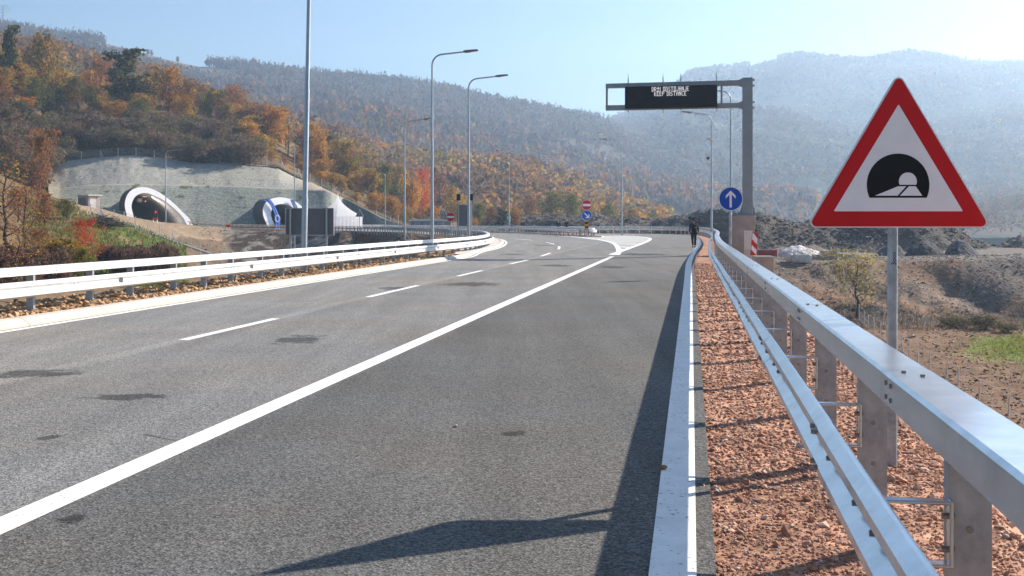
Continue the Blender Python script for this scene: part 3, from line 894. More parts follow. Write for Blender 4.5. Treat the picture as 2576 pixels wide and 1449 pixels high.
def col_dist(X, Y, Z, px, t):
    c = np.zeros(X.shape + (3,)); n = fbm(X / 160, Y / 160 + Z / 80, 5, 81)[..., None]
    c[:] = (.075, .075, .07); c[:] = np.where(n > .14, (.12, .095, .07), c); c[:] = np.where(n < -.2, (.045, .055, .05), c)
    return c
HD = Hill("wooded_slope", -900, 1160, 10, [(-900, 225), (100, 232), (122, 270), (150, 288), (1160, 288)],
          [(-900, 400), (1160, 420)], [(-900, 18), (0, 11.5), (100, 8), (122, 12), (150, 15), (250, 17.6), (330, 18.1), (480, 16.6), (700, 15.3), (740, 13.2), (830, 9.2), (880, 7), (960, 2.6), (1005, 1), (1160, -1)],
          [(-900, 0), (0, 172), (100, 196), (300, 240), (450, 258), (590, 296), (700, 335), (800, 398), (900, 462), (1000, 522), (1080, 548), (1160, 558)], col_near, rows=40, amp=2.0, sc=30, seed=2)
HC = Hill("autumn_hill", -900, 1680, 12, 400, 680, [(-900, 40), (0, 30), (600, 15), (1000, -2), (1680, -4)],
          [(-900, -20), (0, 112), (150, 134), (300, 178), (450, 220), (600, 276), (740, 312), (860, 344), (960, 385), (1100, 410), (1250, 415), (1330, 424), (1400, 440), (1500, 488), (1600, 528), (1680, 558)], col_mid, rows=60, amp=9, sc=80, seed=3)
HA = Hill("grey_ridge", -900, 2100, 14, 700, 1600, [(-900, 60), (800, 20), (1400, -2), (2100, -6)],
          [(-900, -40), (0, 72), (60, 80), (150, 96), (240, 104), (300, 118), (420, 150), (500, 168), (540, 168), (600, 168), (700, 183), (800, 193), (900, 202), (1000, 212), (1100, 227), (1180, 247), (1270, 266), (1350, 285), (1450, 299), (1515, 308), (1600, 352), (1700, 415), (1800, 475), (1900, 522), (2000, 548), (2100, 562)], col_far, rows=70, amp=34, sc=240, seed=4)
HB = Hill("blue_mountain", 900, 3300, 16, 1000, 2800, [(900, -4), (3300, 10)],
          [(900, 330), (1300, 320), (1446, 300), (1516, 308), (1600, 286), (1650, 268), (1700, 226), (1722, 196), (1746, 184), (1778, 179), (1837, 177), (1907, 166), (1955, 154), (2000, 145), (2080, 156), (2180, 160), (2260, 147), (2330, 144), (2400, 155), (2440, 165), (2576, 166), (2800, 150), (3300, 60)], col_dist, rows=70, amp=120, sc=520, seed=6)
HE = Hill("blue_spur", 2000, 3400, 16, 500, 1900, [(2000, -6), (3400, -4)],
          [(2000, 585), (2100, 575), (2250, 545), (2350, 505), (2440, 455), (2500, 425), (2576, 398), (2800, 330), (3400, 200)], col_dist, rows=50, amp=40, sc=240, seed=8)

# ---------------------------------------------------------------- far woods: one object per wood, each tree a tuft of leaf clumps
PAL = {'orange': (.44, .19, .03), 'gold': (.46, .29, .05), 'rust': (.28, .12, .045), 'green': (.075, .095, .025), 'olive': (.17, .14, .035), 'bare': (.135, .118, .118), 'brown': (.14, .085, .05), 'dark': (.035, .045, .02), 'red': (.40, .05, .03)}
def leafy(name, pos, h, w, col, K, leaf, rng, m, upright=0.0, low=.15, tall=1.0, kind='stuff'):
    n = len(pos)
    u = rng.normal(size=(n, K, 3)); u /= np.linalg.norm(u, axis=2, keepdims=True)
    r = rng.random((n, K, 1)) ** .45
    lob = 1 + .25 * np.sin(np.arctan2(u[..., 1:2], u[..., 0:1]) * 3 + rng.random((n, 1, 1)) * 6) + rng.normal(0, .12, (n, K, 1))
    c = u * r * lob
    H = np.asarray(h)[:, None]; W = np.asarray(w)[:, None]
    cx = pos[:, None, 0] + c[..., 0] * W * .5; cy = pos[:, None, 1] + c[..., 1] * W * .5
    cz = pos[:, None, 2] + H * (low + (1 - low) * (.5 + .5 * c[..., 2]))
    ctr = np.stack([cx, cy, cz], -1)
    a = rng.normal(size=(n, K, 3)); a[..., 2] *= (1 - upright); a /= np.linalg.norm(a, axis=2, keepdims=True)
    b = np.cross(a, rng.normal(size=(n, K, 3)) * (1 - upright) + np.array([0, 0, upright])); 
    b = b if upright == 0 else np.cross(np.cross(a, np.array([0., 0, 1.])), a) + rng.normal(0, .15, (n, K, 3))
    b /= np.linalg.norm(b, axis=2, keepdims=True) + 1e-9
    L = (np.asarray(leaf)[:, None] if hasattr(leaf, '__len__') else leaf) * rng.uniform(.6, 1.35, (n, K))
    L = L[..., None]
    q = np.stack([ctr - a * L - b * L * tall * .7, ctr + a * L - b * L * tall, ctr + a * L * .8 + b * L * tall, ctr - a * L * .9 + b * L * tall * .8], 2)
    V = q.reshape(-1, 3)
    Fc = np.arange(n * K * 4).reshape(-1, 4)
    cc = np.repeat(col[:, None, :], K, 1) * rng.uniform(.85, 1.15, (n, K, 1))
    cc = np.repeat(cc[:, :, None, :], 4, 2).reshape(-1, 3)
    me = np_mesh(name, V, Fc, [m], False, cc)
    o = bpy.data.objects.new(name, me); link(o)
    if kind: o["kind"] = kind
    return o
WOODM = mat("wood_leaves", (.2, .12, .05), .9, attr="tint", trans=.5, spec=.05)
def pick(n, names, probs, rng):
    k = rng.choice(len(names), n, p=np.array(probs) / sum(probs)); return np.array([PAL[q] for q in names])[k]
rg = np.random.default_rng(5)
# autumn hill, middle distance
p1, px1, t1 = HC.sample(5200, rg, 0, 1, (-150, 1680))
col = pick(len(p1), ['orange', 'gold', 'rust', 'olive', 'bare', 'green', 'brown'], [2.6, 2.4, 2.2, 1.5, 2.0, .5, 1.8], rg)
pt = fbm(p1[:, 0] / 55, p1[:, 1] / 55, 3, 7)
col = np.where((pt > .16)[:, None], col * .4 + .6 * np.array(PAL['olive']), col)
col = np.where(((pt < -.12))[:, None], col * .4 + .6 * np.array((.17, .085, .055)), col)
col = col * .72 + .28 * np.array([.23, .14, .05])
leafy("autumn_wood", p1, rg.uniform(5, 10, len(p1)), rg.uniform(4, 7.5, len(p1)), col, 34, .75, rg, WOODM)
# grey ridge wood
p2, px2, t2 = HA.sample(15000, rg, .12, 1, (-150, 2050))
gra = (px2 > 150) & (px2 < 520 + (1 - t2) * 1000) & (px2 < 880) & (t2 > .83) & ~((px2 < 262) & (t2 > .955))
gr2 = (px2 > 1330) & (px2 < 1760) & (np.abs(t2 - .62 + (px2 - 1450) * .0006) < .085)
keep = ~(gra | (gr2 & (rg.random(len(p2)) < .85)))
p2, px2, t2 = p2[keep], px2[keep], t2[keep]
col = pick(len(p2), ['bare', 'brown', 'rust', 'gold', 'dark'], [7, 3, .8, .2, .5], rg) * np.array([.85, .88, .95])
col = col * .5 + .5 * np.array([.115, .10, .10])
lowm = (t2 < .5) & (rg.random(len(p2)) < .5)
col = np.where(lowm[:, None], pick(len(p2), ['brown', 'orange', 'rust', 'olive'], [2, 1, 2, 1], rg) * .8, col)
leafy("grey_wood", p2, rg.uniform(8, 14, len(p2)), rg.uniform(6, 11, len(p2)), col, 14, 1.25, rg, WOODM, upright=.55, low=.1, tall=1.25)
# trees along the skyline of the ridge, thin enough to see through
p3, px3, t3 = HA.sample(1500, rg, .975, 1, (-50, 1520))
keep = (px3 > 520) | (px3 < 262)
p3 = p3[keep]
col = pick(len(p3), ['bare', 'brown'], [3, 1], rg) * .8
leafy("skyline_wood", p3, rg.uniform(9, 17, len(p3)), rg.uniform(3, 7, len(p3)), col, 14, .55, rg, WOODM, upright=.8, low=.05, tall=2.6)
# distant mountain wood
p4, px4, t4 = HB.sample(17000, rg, .01, 1, (1250, 2800))
pt = fbm(p4[:, 0] / 200, p4[:, 1] / 200 + p4[:, 2] / 90, 4, 17)
keep = pt > -.33; p4 = p4[keep]; pt = pt[keep]
col = pick(len(p4), ['bare', 'brown', 'rust', 'gold', 'dark'], [6, 2, .7, .35, 2], rg) * .85
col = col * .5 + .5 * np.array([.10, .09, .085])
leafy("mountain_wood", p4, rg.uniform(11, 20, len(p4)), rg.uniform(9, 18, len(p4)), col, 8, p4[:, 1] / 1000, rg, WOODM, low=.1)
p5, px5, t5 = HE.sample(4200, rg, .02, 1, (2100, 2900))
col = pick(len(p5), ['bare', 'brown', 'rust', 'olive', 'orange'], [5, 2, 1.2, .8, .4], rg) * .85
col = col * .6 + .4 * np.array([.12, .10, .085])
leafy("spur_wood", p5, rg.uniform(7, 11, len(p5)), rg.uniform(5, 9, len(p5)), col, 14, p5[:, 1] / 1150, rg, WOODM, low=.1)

# ---------------------------------------------------------------- spoil banks of the earthworks
def bank(name, px0, px1, step, Yf, Yb, foot, ridge, colr, amp, sc, seed, rows=34, m=None, back=True):
    pxs = np.arange(px0, px1 + 1, step, dtype=float); t = np.linspace(0, 1, rows)[:, None]
    Y0 = itp(pxs, Yf); Y1 = itp(pxs, Yb); z0 = itp(pxs, foot); z1 = zat(itp(pxs, ridge), Y1)
    Y = Y0 + (Y1 - Y0) * t; X = (pxs - CX) / F * Y
    n = fbm(X / sc, Y / sc, 5, seed); n2 = fbm(X / 1.3, Y / 1.3, 3, seed + 5)
    rid = np.abs(fbm(X / (sc * .55), Y / (sc * 2.5), 3, seed + 9))
    Z = z0 + (z1 - z0) * np.sin(t * np.pi / 2) ** .9 + (n * amp + n2 * amp * .16 - rid * amp * .5) * np.clip(t * 3, 0, 1)
    c = np.zeros(X.shape + (3,)); c[:] = colr
    k = fbm(X / 6, Z / 2.5, 4, seed + 3)[..., None]
    c[:] = np.where(k > .1, np.array(colr) * 1.35, c); c[:] = np.where(k < -.22, np.array(colr) * .7, c)
    if back:
        X = np.vstack([X, (pxs - CX) / F * (Y1 + 12)]); Y = np.vstack([Y, Y1[None] + 12]); Z = np.vstack([Z, z0[None] - 1]); c = np.concatenate([c, c[-1:]], 0)
    grid_obj(name, X, Y, Z, [M['spoil']], c)
    return X, Y, Z
M['spoil'] = mat("spoil_rock", (.15, .14, .135), .95, var=.4, vscale=1.3, detail=9, attr="tint", bump=1.0, bscale=2.0, bdist=.4, spec=.1)
B1 = bank("spoil_heap", 1310, 2740, 5, [(1310, 189), (1760, 187), (1850, 152), (1900, 133), (2740, 135)], [(1310, 198), (1760, 196), (1850, 162), (1900, 145), (2740, 148)], [(1310, -1), (1700, -2.2), (2740, -2.3)],
          [(1310, 556), (1340, 549), (1370, 553), (1420, 549), (1500, 541), (1560, 546), (1640, 541), (1700, 536), (1760, 527), (1800, 531), (1850, 530), (1960, 529), (2040, 531), (2200, 524), (2330, 536), (2400, 557), (2440, 578), (2490, 588), (2540, 592), (2600, 588), (2740, 582)], (.10, .085, .074), 2.2, 12, 13)
B2 = bank("spoil_mound", 1880, 2120, 4, [(1880, 122), (2120, 122)], [(1880, 129), (2120, 130)], [(1880, -5), (2120, -5)],
          [(1880, 636), (1920, 624), (1970, 616), (2040, 612), (2085, 625), (2120, 646)], (.16, .145, .13), 1.0, 7, 23)
B3 = bank("gravel_mound", 2194, 2286, 4, [(2194, 117), (2286, 117)], [(2194, 121.5), (2286, 121.5)], [(2194, -5), (2286, -5)],
          [(2194, 648), (2215, 624), (2240, 610), (2262, 616), (2286, 648)], (.075, .075, .08), .35, 5, 29)
B4 = bank("gravel_mound", 2268, 2388, 4, [(2268, 115), (2388, 115)], [(2268, 120), (2388, 120)], [(2268, -5), (2388, -5)],
          [(2268, 650), (2296, 622), (2325, 607), (2345, 608), (2368, 628), (2388, 650)], (.07, .07, .075), .35, 5, 33)
B6 = bank("gravel_mound", 2370, 2472, 4, [(2370, 113.5), (2472, 113.5)], [(2370, 118.5), (2472, 118.5)], [(2370, -5), (2472, -5)],
          [(2370, 650), (2388, 618), (2410, 604), (2428, 606), (2450, 626), (2472, 650)], (.08, .08, .085), .35, 5, 39)
B5 = bank("lime_heap", 1944, 2110, 4, [(1944, 113.5), (2110, 113.5)], [(1944, 118), (2110, 118)], [(1944, -5), (2110, -5)],
          [(1944, 655), (1965, 632), (1990, 619), (2012, 616), (2045, 628), (2080, 640), (2110, 655)], (.42, .39, .385), .35, 4, 37)
# ---------------------------------------------------------------- guardrails
def wprof(z0, z1, off):
    h = (z1 - z0) / .31
    p = [(0, 0), (.02, .004), (.086, .040), (.086, .082), (.0, .122), (.0, .188), (.086, .228), (.086, .270), (.02, .306), (0, .31)]
    fr = [(off + a * .6, z0 + b * h) for a, b in p]
    bk = [(off + a * .6 - .006, z0 + b * h) for a, b in reversed(p)]
    return fr + bk
def post_mesh(h0, h1, w=.135, d=.06, t=.008):
    """C section: web towards oncoming traffic, flanges behind it"""
    mb = MB()
    prof = [(-w / 2, 0), (w / 2, 0), (w / 2, d), (w / 2 - .02, d), (w / 2 - .02, d - t), (w / 2 - t, d - t), (w / 2 - t, t), (-w / 2 + t, t), (-w / 2 + t, d - t), (-w / 2 + .02, d - t), (-w / 2 + .02, d), (-w / 2, d)]
    n = len(prof)
    vs = [(x, y, z) for z in (h0, h1) for x, y in prof]
    mb.add(vs, [tuple(reversed(range(n))), tuple(range(n, 2 * n))] + [(i, (i + 1) % n, n + (i + 1) % n, n + i) for i in range(n)])
    # holes for fixing shown as small recess plates
    for z in (h1 - .22, h1 - .42):
        mb.tube([(0.0, .0, z), (0, -.003, z)], .012, 8, 1)
    return mb
def guardrail(label, pts, side, top=.97, hr=.14, bz=(.478, .745), boff=.215, spacing=1.92, m_rail='galv', m_post='galv_post', rail_w=.205, start=1.0, bracket=False, reflect=0, postdepth=.6, phase=0.0, y_from=-99, step=.4, group=None, gap=.002):
    path = smooth_path(pts, step)
    root = thing("guardrail", label, "guardrail", path[0], 0, group)
    nn = normals(path, side)
    # box rail on top, in overlapping sections
    sec = max(4, int(round(2 * spacing / step)))
    mb = MB()
    c = .013
    for k, i in enumerate(range(0, len(path) - 1, sec)):
        j = min(i + sec, len(path) - 1)
        g = .0015 if k % 2 else 0.0
        pr = [(0 + g, top - hr + c * .5), (0 + g, top - c), (-c, top + g), (-rail_w + c, top + g), (-rail_w - g, top - c), (-rail_w - g, top - hr + c * .5), (-rail_w + c, top - hr - g), (-c, top - hr - g)]
        seg = [p.copy() for p in path[i:j + 1]]; ns = nn[i:j + 1]
        if k % 2:
            seg[0] -= (seg[1] - seg[0]).normalized() * .03
        mb.sweep(pr, seg, ns, 0)
        p, n = path[i], nn[i]
        if i > 0 and p.y < 60:
            tdir = Vector((-n.y, n.x, 0)) * -side
            for s1 in (.09, .20):
                for hz in (top - hr * .3, top - hr * .72):
                    q = p + tdir * s1 + n * .0; mb.tube([(q.x, q.y, hz), (q.x + n.x * .007, q.y + n.y * .007, hz)], .011, 6, 1)
                q = p + tdir * s1 - n * (rail_w * .5 + (s1 - .15) * .5)
                mb.tube([(q.x, q.y, top), (q.x, q.y, top + .010)], .012, 6, 1)
    mb.build_world("top_rail", [M[m_rail], M['bolt']], root, True)
    # corrugated beam
    mb = MB()
    for k, i in enumerate(range(0, len(path) - 1, sec)):
        j = min(i + sec, len(path) - 1)
        seg = [p.copy() for p in path[i:j + 1]]; ns = nn[i:j + 1]
        off = boff + (.004 if k % 2 else 0)
        if k % 2:
            seg[0] -= (seg[1] - seg[0]).normalized() * .28
        mb.sweep(wprof(bz[0], bz[1], off), seg, ns, 0)
        p, n = path[i], nn[i]
        if p.y < 70:
            tdir = Vector((-n.y, n.x, 0)) * -side
            hb = bz[1] - bz[0]
            for s1 in (-.20, -.06):
                for hz, o in ((bz[0] + hb * .21, .052), (bz[1] - hb * .21, .052)):
                    q = p + tdir * s1 + n * (boff + o); mb.tube([(q.x, q.y, hz), (q.x + n.x * .014, q.y + n.y * .014, hz)], .012, 8, 1)
            for s1 in (-.5, .12, .9, 1.3):
                q = p + tdir * s1 + n * (boff + .012); hz = (bz[0] + bz[1]) / 2
                mb.tube([(q.x, q.y, hz), (q.x + n.x * .02, q.y + n.y * .02, hz)], .012, 6, 1)
    mb.build_world("beam", [M[m_rail], M['bolt']], root, False)
    # posts
    L = 0.0; nxt = phase; idx = []
    for i in range(1, len(path)):
        L += (path[i] - path[i - 1]).length
        if L >= nxt: idx.append(i); nxt += spacing
    pm = None; bm_ = None
    for i in idx:
        p, n = path[i], nn[i]
        t = path[min(i + 1, len(path) - 1)] - path[max(i - 1, 0)]
        ang = math.atan2(t.y, t.x) - math.pi / 2
        q = p - n * .08
        if pm is None:
            a = post_mesh(-postdepth, top - hr - .001).build("post", [M[m_post], M['bolt']], root)
            pm = a
        else:
            a = pm.copy(); link(a, root)
        a.location = (q.x - path[0].x, q.y - path[0].y, q.z - path[0].z); a.rotation_euler = (0, 0, ang)
        if bracket and p.y < 60:
            if bm_ is None:
                mb = MB(); sx = -1 if side < 0 else 1
                x0, x1 = .06 * sx, (boff + .06) * sx
                for zc in (bz[1] - .045, bz[0] + .02):
                    mb.bbox(((x0 + x1) / 2, -.015, zc), (abs(x1 - x0), .05, .012), .004)
                mb.bbox((x0 + .004 * sx, -.015, (bz[0] + bz[1]) / 2 - .012), (.012, .052, bz[1] - bz[0] - .05), .004)
                mb.tube([(x0 - .01 * sx, -.015, bz[1] - .09), (x0 + .03 * sx, -.015, bz[1] - .09)], .012, 6, 1)
                mb.tube([(x0 - .01 * sx, -.015, bz[0] + .07), (x0 + .03 * sx, -.015, bz[0] + .07)], .012, 6, 1)
                bm_ = mb.build("bracket", [M['galv'], M['bolt']], root)
                b = bm_
            else:
                b = bm_.copy(); link(b, root)
            b.location = a.location; b.rotation_euler = a.rotation_euler
    if reflect:
        rm = None
        for k, i in enumerate(idx):
            if k % reflect != reflect // 2 or path[i].y > 75: continue
            p, n = path[i], nn[i]
            t = path[min(i + 1, len(path) - 1)] - path[max(i - 1, 0)]; ang = math.atan2(t.y, t.x) - math.pi / 2
            if rm is None:
                mb = MB(); zc = (bz[0] + bz[1]) / 2
                mb.add([(.0, -.10, zc - .02), (.05, -.02, zc - .045), (.05, -.02, zc + .045), (0, -.10, zc + .02), (0, 0, zc - .045), (0, 0, zc + .045)], [(0, 1, 2, 3), (1, 4, 5, 2), (0, 4, 1), (3, 2, 5), (0, 3, 5, 4)])
                rm = mb.build("reflector", [M['backgrey']], root); r_ = rm
            else:
                r_ = rm.copy(); link(r_, root)
            q = p + n * (boff + .006) + Vector((t.x, t.y, 0)).normalized() * .7
            r_.location = (q.x - path[0].x, q.y - path[0].y, 0); r_.rotation_euler = (0, 0, ang)
    return root
RB = [RX(.815, -3), RX(.815, 4), RX(.815, 12), RX(.815, 24), RX(.83, 36), RX(.95, 46), RX(1.18, 58), RX(1.55, 72), RX(1.78, 86), RX(1.83, 102), RX(1.62, 118), RX(1.15, 131), RX(.25, 140.5), RX(-1.4, 148.5), RX(-4.2, 154.5), RX(-9, 158.4), RX(-15, 161), RX(-24, 165.5), RX(-34, 174.5), Vector((-15.5, 192, 0))]
guardrail("long galvanised guardrail along the right road edge, close in the foreground with box top rail", RB, -1, spacing=1.98, bracket=True, phase=.62)
LB = [RX(-11.4, y) for y in (3, 12, 22, 34, 46)] + [RX(-11.33, 54), Vector((-1.92, 62, 0)), Vector((-1.55, 68, 0)), Vector((-1.45, 75, 0)), Vector((-1.75, 85, 0)), Vector((-2.5, 98, 0)), Vector((-4.4, 113, 0)), Vector((-6.6, 126, 0))]
for p in LB: p.z = .05
guardrail("bright white guardrail on the left kerb, wrapping round the rounded nose beside the ramp", LB, 1, top=.77, hr=.145, bz=(.27, .545), boff=.2, spacing=1.77, m_rail='galv_left', reflect=4, phase=1.2)
FB = [Vector((-6.75, 126.8, .05)), Vector((-9.0, 140, .05)), Vector((-12, 151, .05)), Vector((-20, 181, .05)), Vector((-31, 203.5, .06)), Vector((-44, 220, .2)), Vector((-58, 233, .42)), Vector((-67.5, 240, .95))]
guardrail("grey guardrail on the embankment top, running from the white nose back to the tunnels", FB, 1, top=.8, hr=.14, bz=(.3, .57), boff=.2, spacing=1.75, m_rail='galv', phase=.6)
OB = [Vector((7.25, 122.3, .09)), Vector((5.3, 133, .09)), Vector((3.3, 148, .09)), Vector((.0, 166, .09)), Vector((-3.2, 184.5, 0)), Vector((-7.0, 204, 0)), Vector((-14.2, 221.5, 0)), Vector((-25.3, 235.3, .02)), Vector((-40.5, 247, .1)), Vector((-59.5, 257.3, .35)), Vector((-80, 263.5, .9))]
guardrail("grey guardrail along the far outer side of the ramp bend, ending at the traffic island", OB, -1, top=.95, hr=.15, bz=(.42, .70), boff=.2, spacing=2.3, phase=.8)
IB = [Vector((8.1, 121.6, .09)), Vector((8.75, 122.2, .09)), Vector((8.9, 124.5, .09)), Vector((8.6, 129, .09)), Vector((7.0, 139.5, .09)), Vector((4.2, 153, .09)), Vector((.5, 169.5, .09)), Vector((-2.6, 184.6, .03))]
guardrail("short guardrail with bright curved end on the traffic island under the no-entry sign", IB, 1, top=.85, hr=.16, bz=(.36, .66), boff=.15, spacing=2.3, m_rail='galv_left', phase=.3)

# ---------------------------------------------------------------- street lamps
def lamp_proto():
    root = thing("street_lamp", "", "street lamp")
    H = 11.4
    mb = MB()
    mb.bbox((0, 0, .03), (.36, .36, .06), .01)
    pts, rad = [], []
    for z, r in ((.0, .095), (2.6, .095), (2.66, .08), (6.0, .08), (6.05, .068), (8.9, .062), (8.95, .058), (9.0, .054)):
        pts.append((0, 0, z)); rad.append(r)
    mb.tube(pts, rad, 14)
    mb.tube([(0, 0, 8.92), (0, 0, 9.04)], .066, 14)
    mb.bbox((0, -.088, .9), (.09, .02, .3), .006)
    mb.build("pole", [M['pole']], root, True)
    mb = MB()
    pts = [(0, 0, 8.9), (0, 0, 10.45)]
    for k in range(1, 9):
        a = k / 8 * R(84); pts.append((.62 * (1 - math.cos(a)), 0, 10.45 + .62 * math.sin(a)))
    pts.append((2.05, 0, 11.24))
    mb.tube(pts, [.05] * 2 + [.048] * 8 + [.04], 12)
    mb.build("arm", [M['pole']], root, True)
    mb = MB()
    prof = [(1.75, 11.19), (1.95, 11.16), (2.55, 11.26), (2.62, 11.30), (2.55, 11.345), (2.0, 11.31), (1.78, 11.28)]
    mb.prism(prof, -.13, .13)
    h = mb.build("lamp_head", [M['backgrey']], root)
    mb = MB(); mb.box((2.3, 0, 11.215), (.36, .18, .012), mtx=Matrix.Rotation(-R(9.3), 3, 'Y'))
    mb.build("lens", [M['alu']], h)
    return root
LAMPS = [(763.5, None, 36.3, -.25, 1, "nearest tall street lamp, cut off by the photo's top, before the blank sign board"),
         (1087, 122, None, 0, 1, "tallest complete grey street lamp, behind the white guardrail left of the no-entry sign"),
         (1179, 185, None, 0, 1, "grey street lamp with right-pointing arm standing against the tall blank sign panel"),
         (1018, 295, None, -.1, 1, "street lamp on the embankment edge, left of the tallest lamp"),
         (969, 432, None, 0, -1, "distant street lamp with left-pointing arm beside the diagonal fence and the orange trees"),
         (417, 374, 181, 1.6, 1, "thin street lamp standing in front of the white left tunnel portal"),
         (741, 342, 150, -.5, 1, "thin street lamp above the draped right tunnel portal, partly behind the nearest lamp"),
         (1281, 400, None, 0, -1, "distant street lamp rising behind the small green lane sign"),
         (1564.5, 347, None, 0, -1, "street lamp with left-pointing arm, alone between the island signs and the gantry"),
         (1790, 278, None, -.1, -1, "street lamp carrying security cameras, under the message board"),
         (1838.5, 218, None, -.1, -1, "street lamp with arm behind the gantry frame, its pole above the blue arrow sign")]
lp = None
LAMP_OBJ = []
for (px, pt, Yf, bz, d, lab) in LAMPS:
    if lp is None: lp = lamp_proto(); o = lp
    else: o = copy_tree(lp)
    o["label"] = lab; o["group"] = "street lamps along the roads"
    Y = Yf if Yf else (11.4 + bz - CH) * F / (CY - pt)
    X = (px - CX) / F * Y
    if bz == 0 or bz is None: bz = 0.0
    o.location = (X, Y, bz); o.rotation_euler = (0, 0, 0 if d > 0 else math.pi)
    if pt and Yf:
        o.scale = (1, 1, (zat(pt, Y) - bz) / 11.4)
    LAMP_OBJ.append((o, px, Y))
# the near lamp leans a little and lower pole reaches its footing
LAMP_OBJ[0][0].rotation_euler = (0, R(1.1), 0)
LAMP_OBJ[6][0].location.z = gz(LAMP_OBJ[6][0].location.x, 150); LAMP_OBJ[6][0].scale.z = (zat(342, 150) - LAMP_OBJ[6][0].location.z) / 11.4
# cameras on one lamp
def camera_on(px, py, kind, lab):
    Y = LAMP_OBJ[9][2]
    c = P(px, py, Y - .05)
    if kind == 'bullet':
        t = thing("security_camera", lab, "security camera", c)
        mb = MB(); mb.bbox((0, 0, 0), (.46, .16, .15), .03); mb.prism([(-.26, .08), (.2, .10), (.2, .115), (-.28, .10)], -.1, .1); mb.build("camera_body", [M['white_box']], t)
        mb = MB(); mb.tube([(.05, 0, -.06), (.12, .02, -.2), (.34, .05, -.22)], .022, 8); mb.build("mount", [M['pole']], t)
    else:
        t = thing("security_camera", lab, "security camera", c)
        mb = MB(); mb.tube([(0, 0, .22), (0, 0, .14), (0, 0, .13), (0, 0, .0)], [.06, .1, .15, .16], 14); mb.tube([(0, 0, .2), (.1, .0, .3), (.34, .03, .3)], .025, 8); mb.build("housing", [M['white_box']], t, True)
        mb = MB(); mb.tube([(0, 0, .0), (0, 0, -.09), (0, 0, -.16), (0, 0, -.2)], [.155, .145, .1, .03], 14); mb.build("dome", [M['black']], t, True)
camera_on(1784, 350, 'bullet', "upper white bullet camera on the lamp post under the message board")
camera_on(1781.5, 396, 'dome', "black dome camera hanging in the middle of the lamp post under the message board")
camera_on(1786, 414, 'bullet', "lower white bullet camera on the lamp post under the message board")

# ---------------------------------------------------------------- tunnel warning sign, close on the right
YS = 7.68
fr = Frame(2250, YS, 0)
wt = thing("warning_sign", "large red-bordered white triangular tunnel warning sign on a steel post behind the near guardrail", "road sign", fr.o)
def poly_px(frm, pts): return [frm(x, y) for x, y in pts]
mb = MB(); mb.tube([(0, .055, -.7), (0.004, .055, 1.0), (0.012, .055, 2.42)], .0335, 20); mb.build("post", [M['galv_post']], wt, True)
tri = [(2028, 573), (2494, 573), (2261, 181)]
def tri_inset(d):
    # inset of the sharp triangle in pixels
    c = Vector((2261, 573 - 135)); out = []
    import mathutils
    L = []
    for i in range(3):
        a = Vector(tri[i]); b = Vector(tri[(i + 1) % 3]); n = Vector((b.y - a.y, a.x - b.x)).normalized()
        if (c - a).dot(n) < 0: n = -n
        L.append((a + n * d, b + n * d))
    for i in range(3):
        p = mathutils.geometry.intersect_line_line(L[i - 1][0].to_3d(), L[i - 1][1].to_3d(), L[i][0].to_3d(), L[i][1].to_3d())[0]
        out.append((p.x, p.y))
    return out
mb = MB(); mb.prism(rounded(poly_px(fr, tri_inset(0)), .037), 0.0, .016); mb.build("sign_plate", [M['alu']], wt)
mb = MB(); mb.prism(rounded(poly_px(fr, tri_inset(1.0)), .035), -.0015, .0); mb.build("rim", [M['white_sign']], wt)
mb = MB(); mb.prism(rounded(poly_px(fr, tri_inset(3.0)), .031), -.003, -.0014); mb.build("red_border", [M['red']], wt)
mb = MB(); mb.prism(rounded(poly_px(fr, [(2097, 531.5), (2422, 531.5), (2260, 262.5)]), .004), -.0045, -.0029); mb.build("white_field", [M['white_sign']], wt)
def cut_circle(cx, cy, r, ycut, n=40):
    a = math.asin((ycut - cy) / r)
    return [(cx + r * math.cos(t), cy + r * math.sin(t)) for t in [a - k / n * (math.pi + 2 * a) for k in range(n + 1)]]
mb = MB(); mb.prism(poly_px(fr, cut_circle(2258.6, 465.2, 78.8, 497.5)), -.006, -.0044); sy = mb.build("tunnel_symbol", [M['black']], wt)
mb = MB(); mb.prism(poly_px(fr, cut_circle(2282.9, 456.3, 22.4, 464.8, 24)), -.0075, -.0059); mb.build("tunnel_exit", [M['white_sign']], sy)
for pl in ([(722, 965), (890, 897), (948, 897), (886, 965)], [(968, 897), (1018, 897), (1064, 965), (903, 965)]):
    mb = MB(); mb.prism(poly_px(fr, [(1949.6 + x * .3472, 157.2 + y * .3472) for x, y in pl]), -.0075, -.0059); mb.build("road_marking", [M['white_sign']], sy)
for zc in (fr(2256, 300)[1], fr(2256, 500)[1]):
    mb = MB(); mb.bbox((0.008, .03, zc), (.24, .028, .03), .004); mb.bbox((0.008, .06, zc), (.085, .08, .028), .01); mb.build("clamp", [M['galv_post']], wt)
text_mesh("handwriting", "3ooc", .045, .0006, M['black'], wt, (0.004, .0205, fr(2250, 650)[1]), (R(90), R(-90), 0))

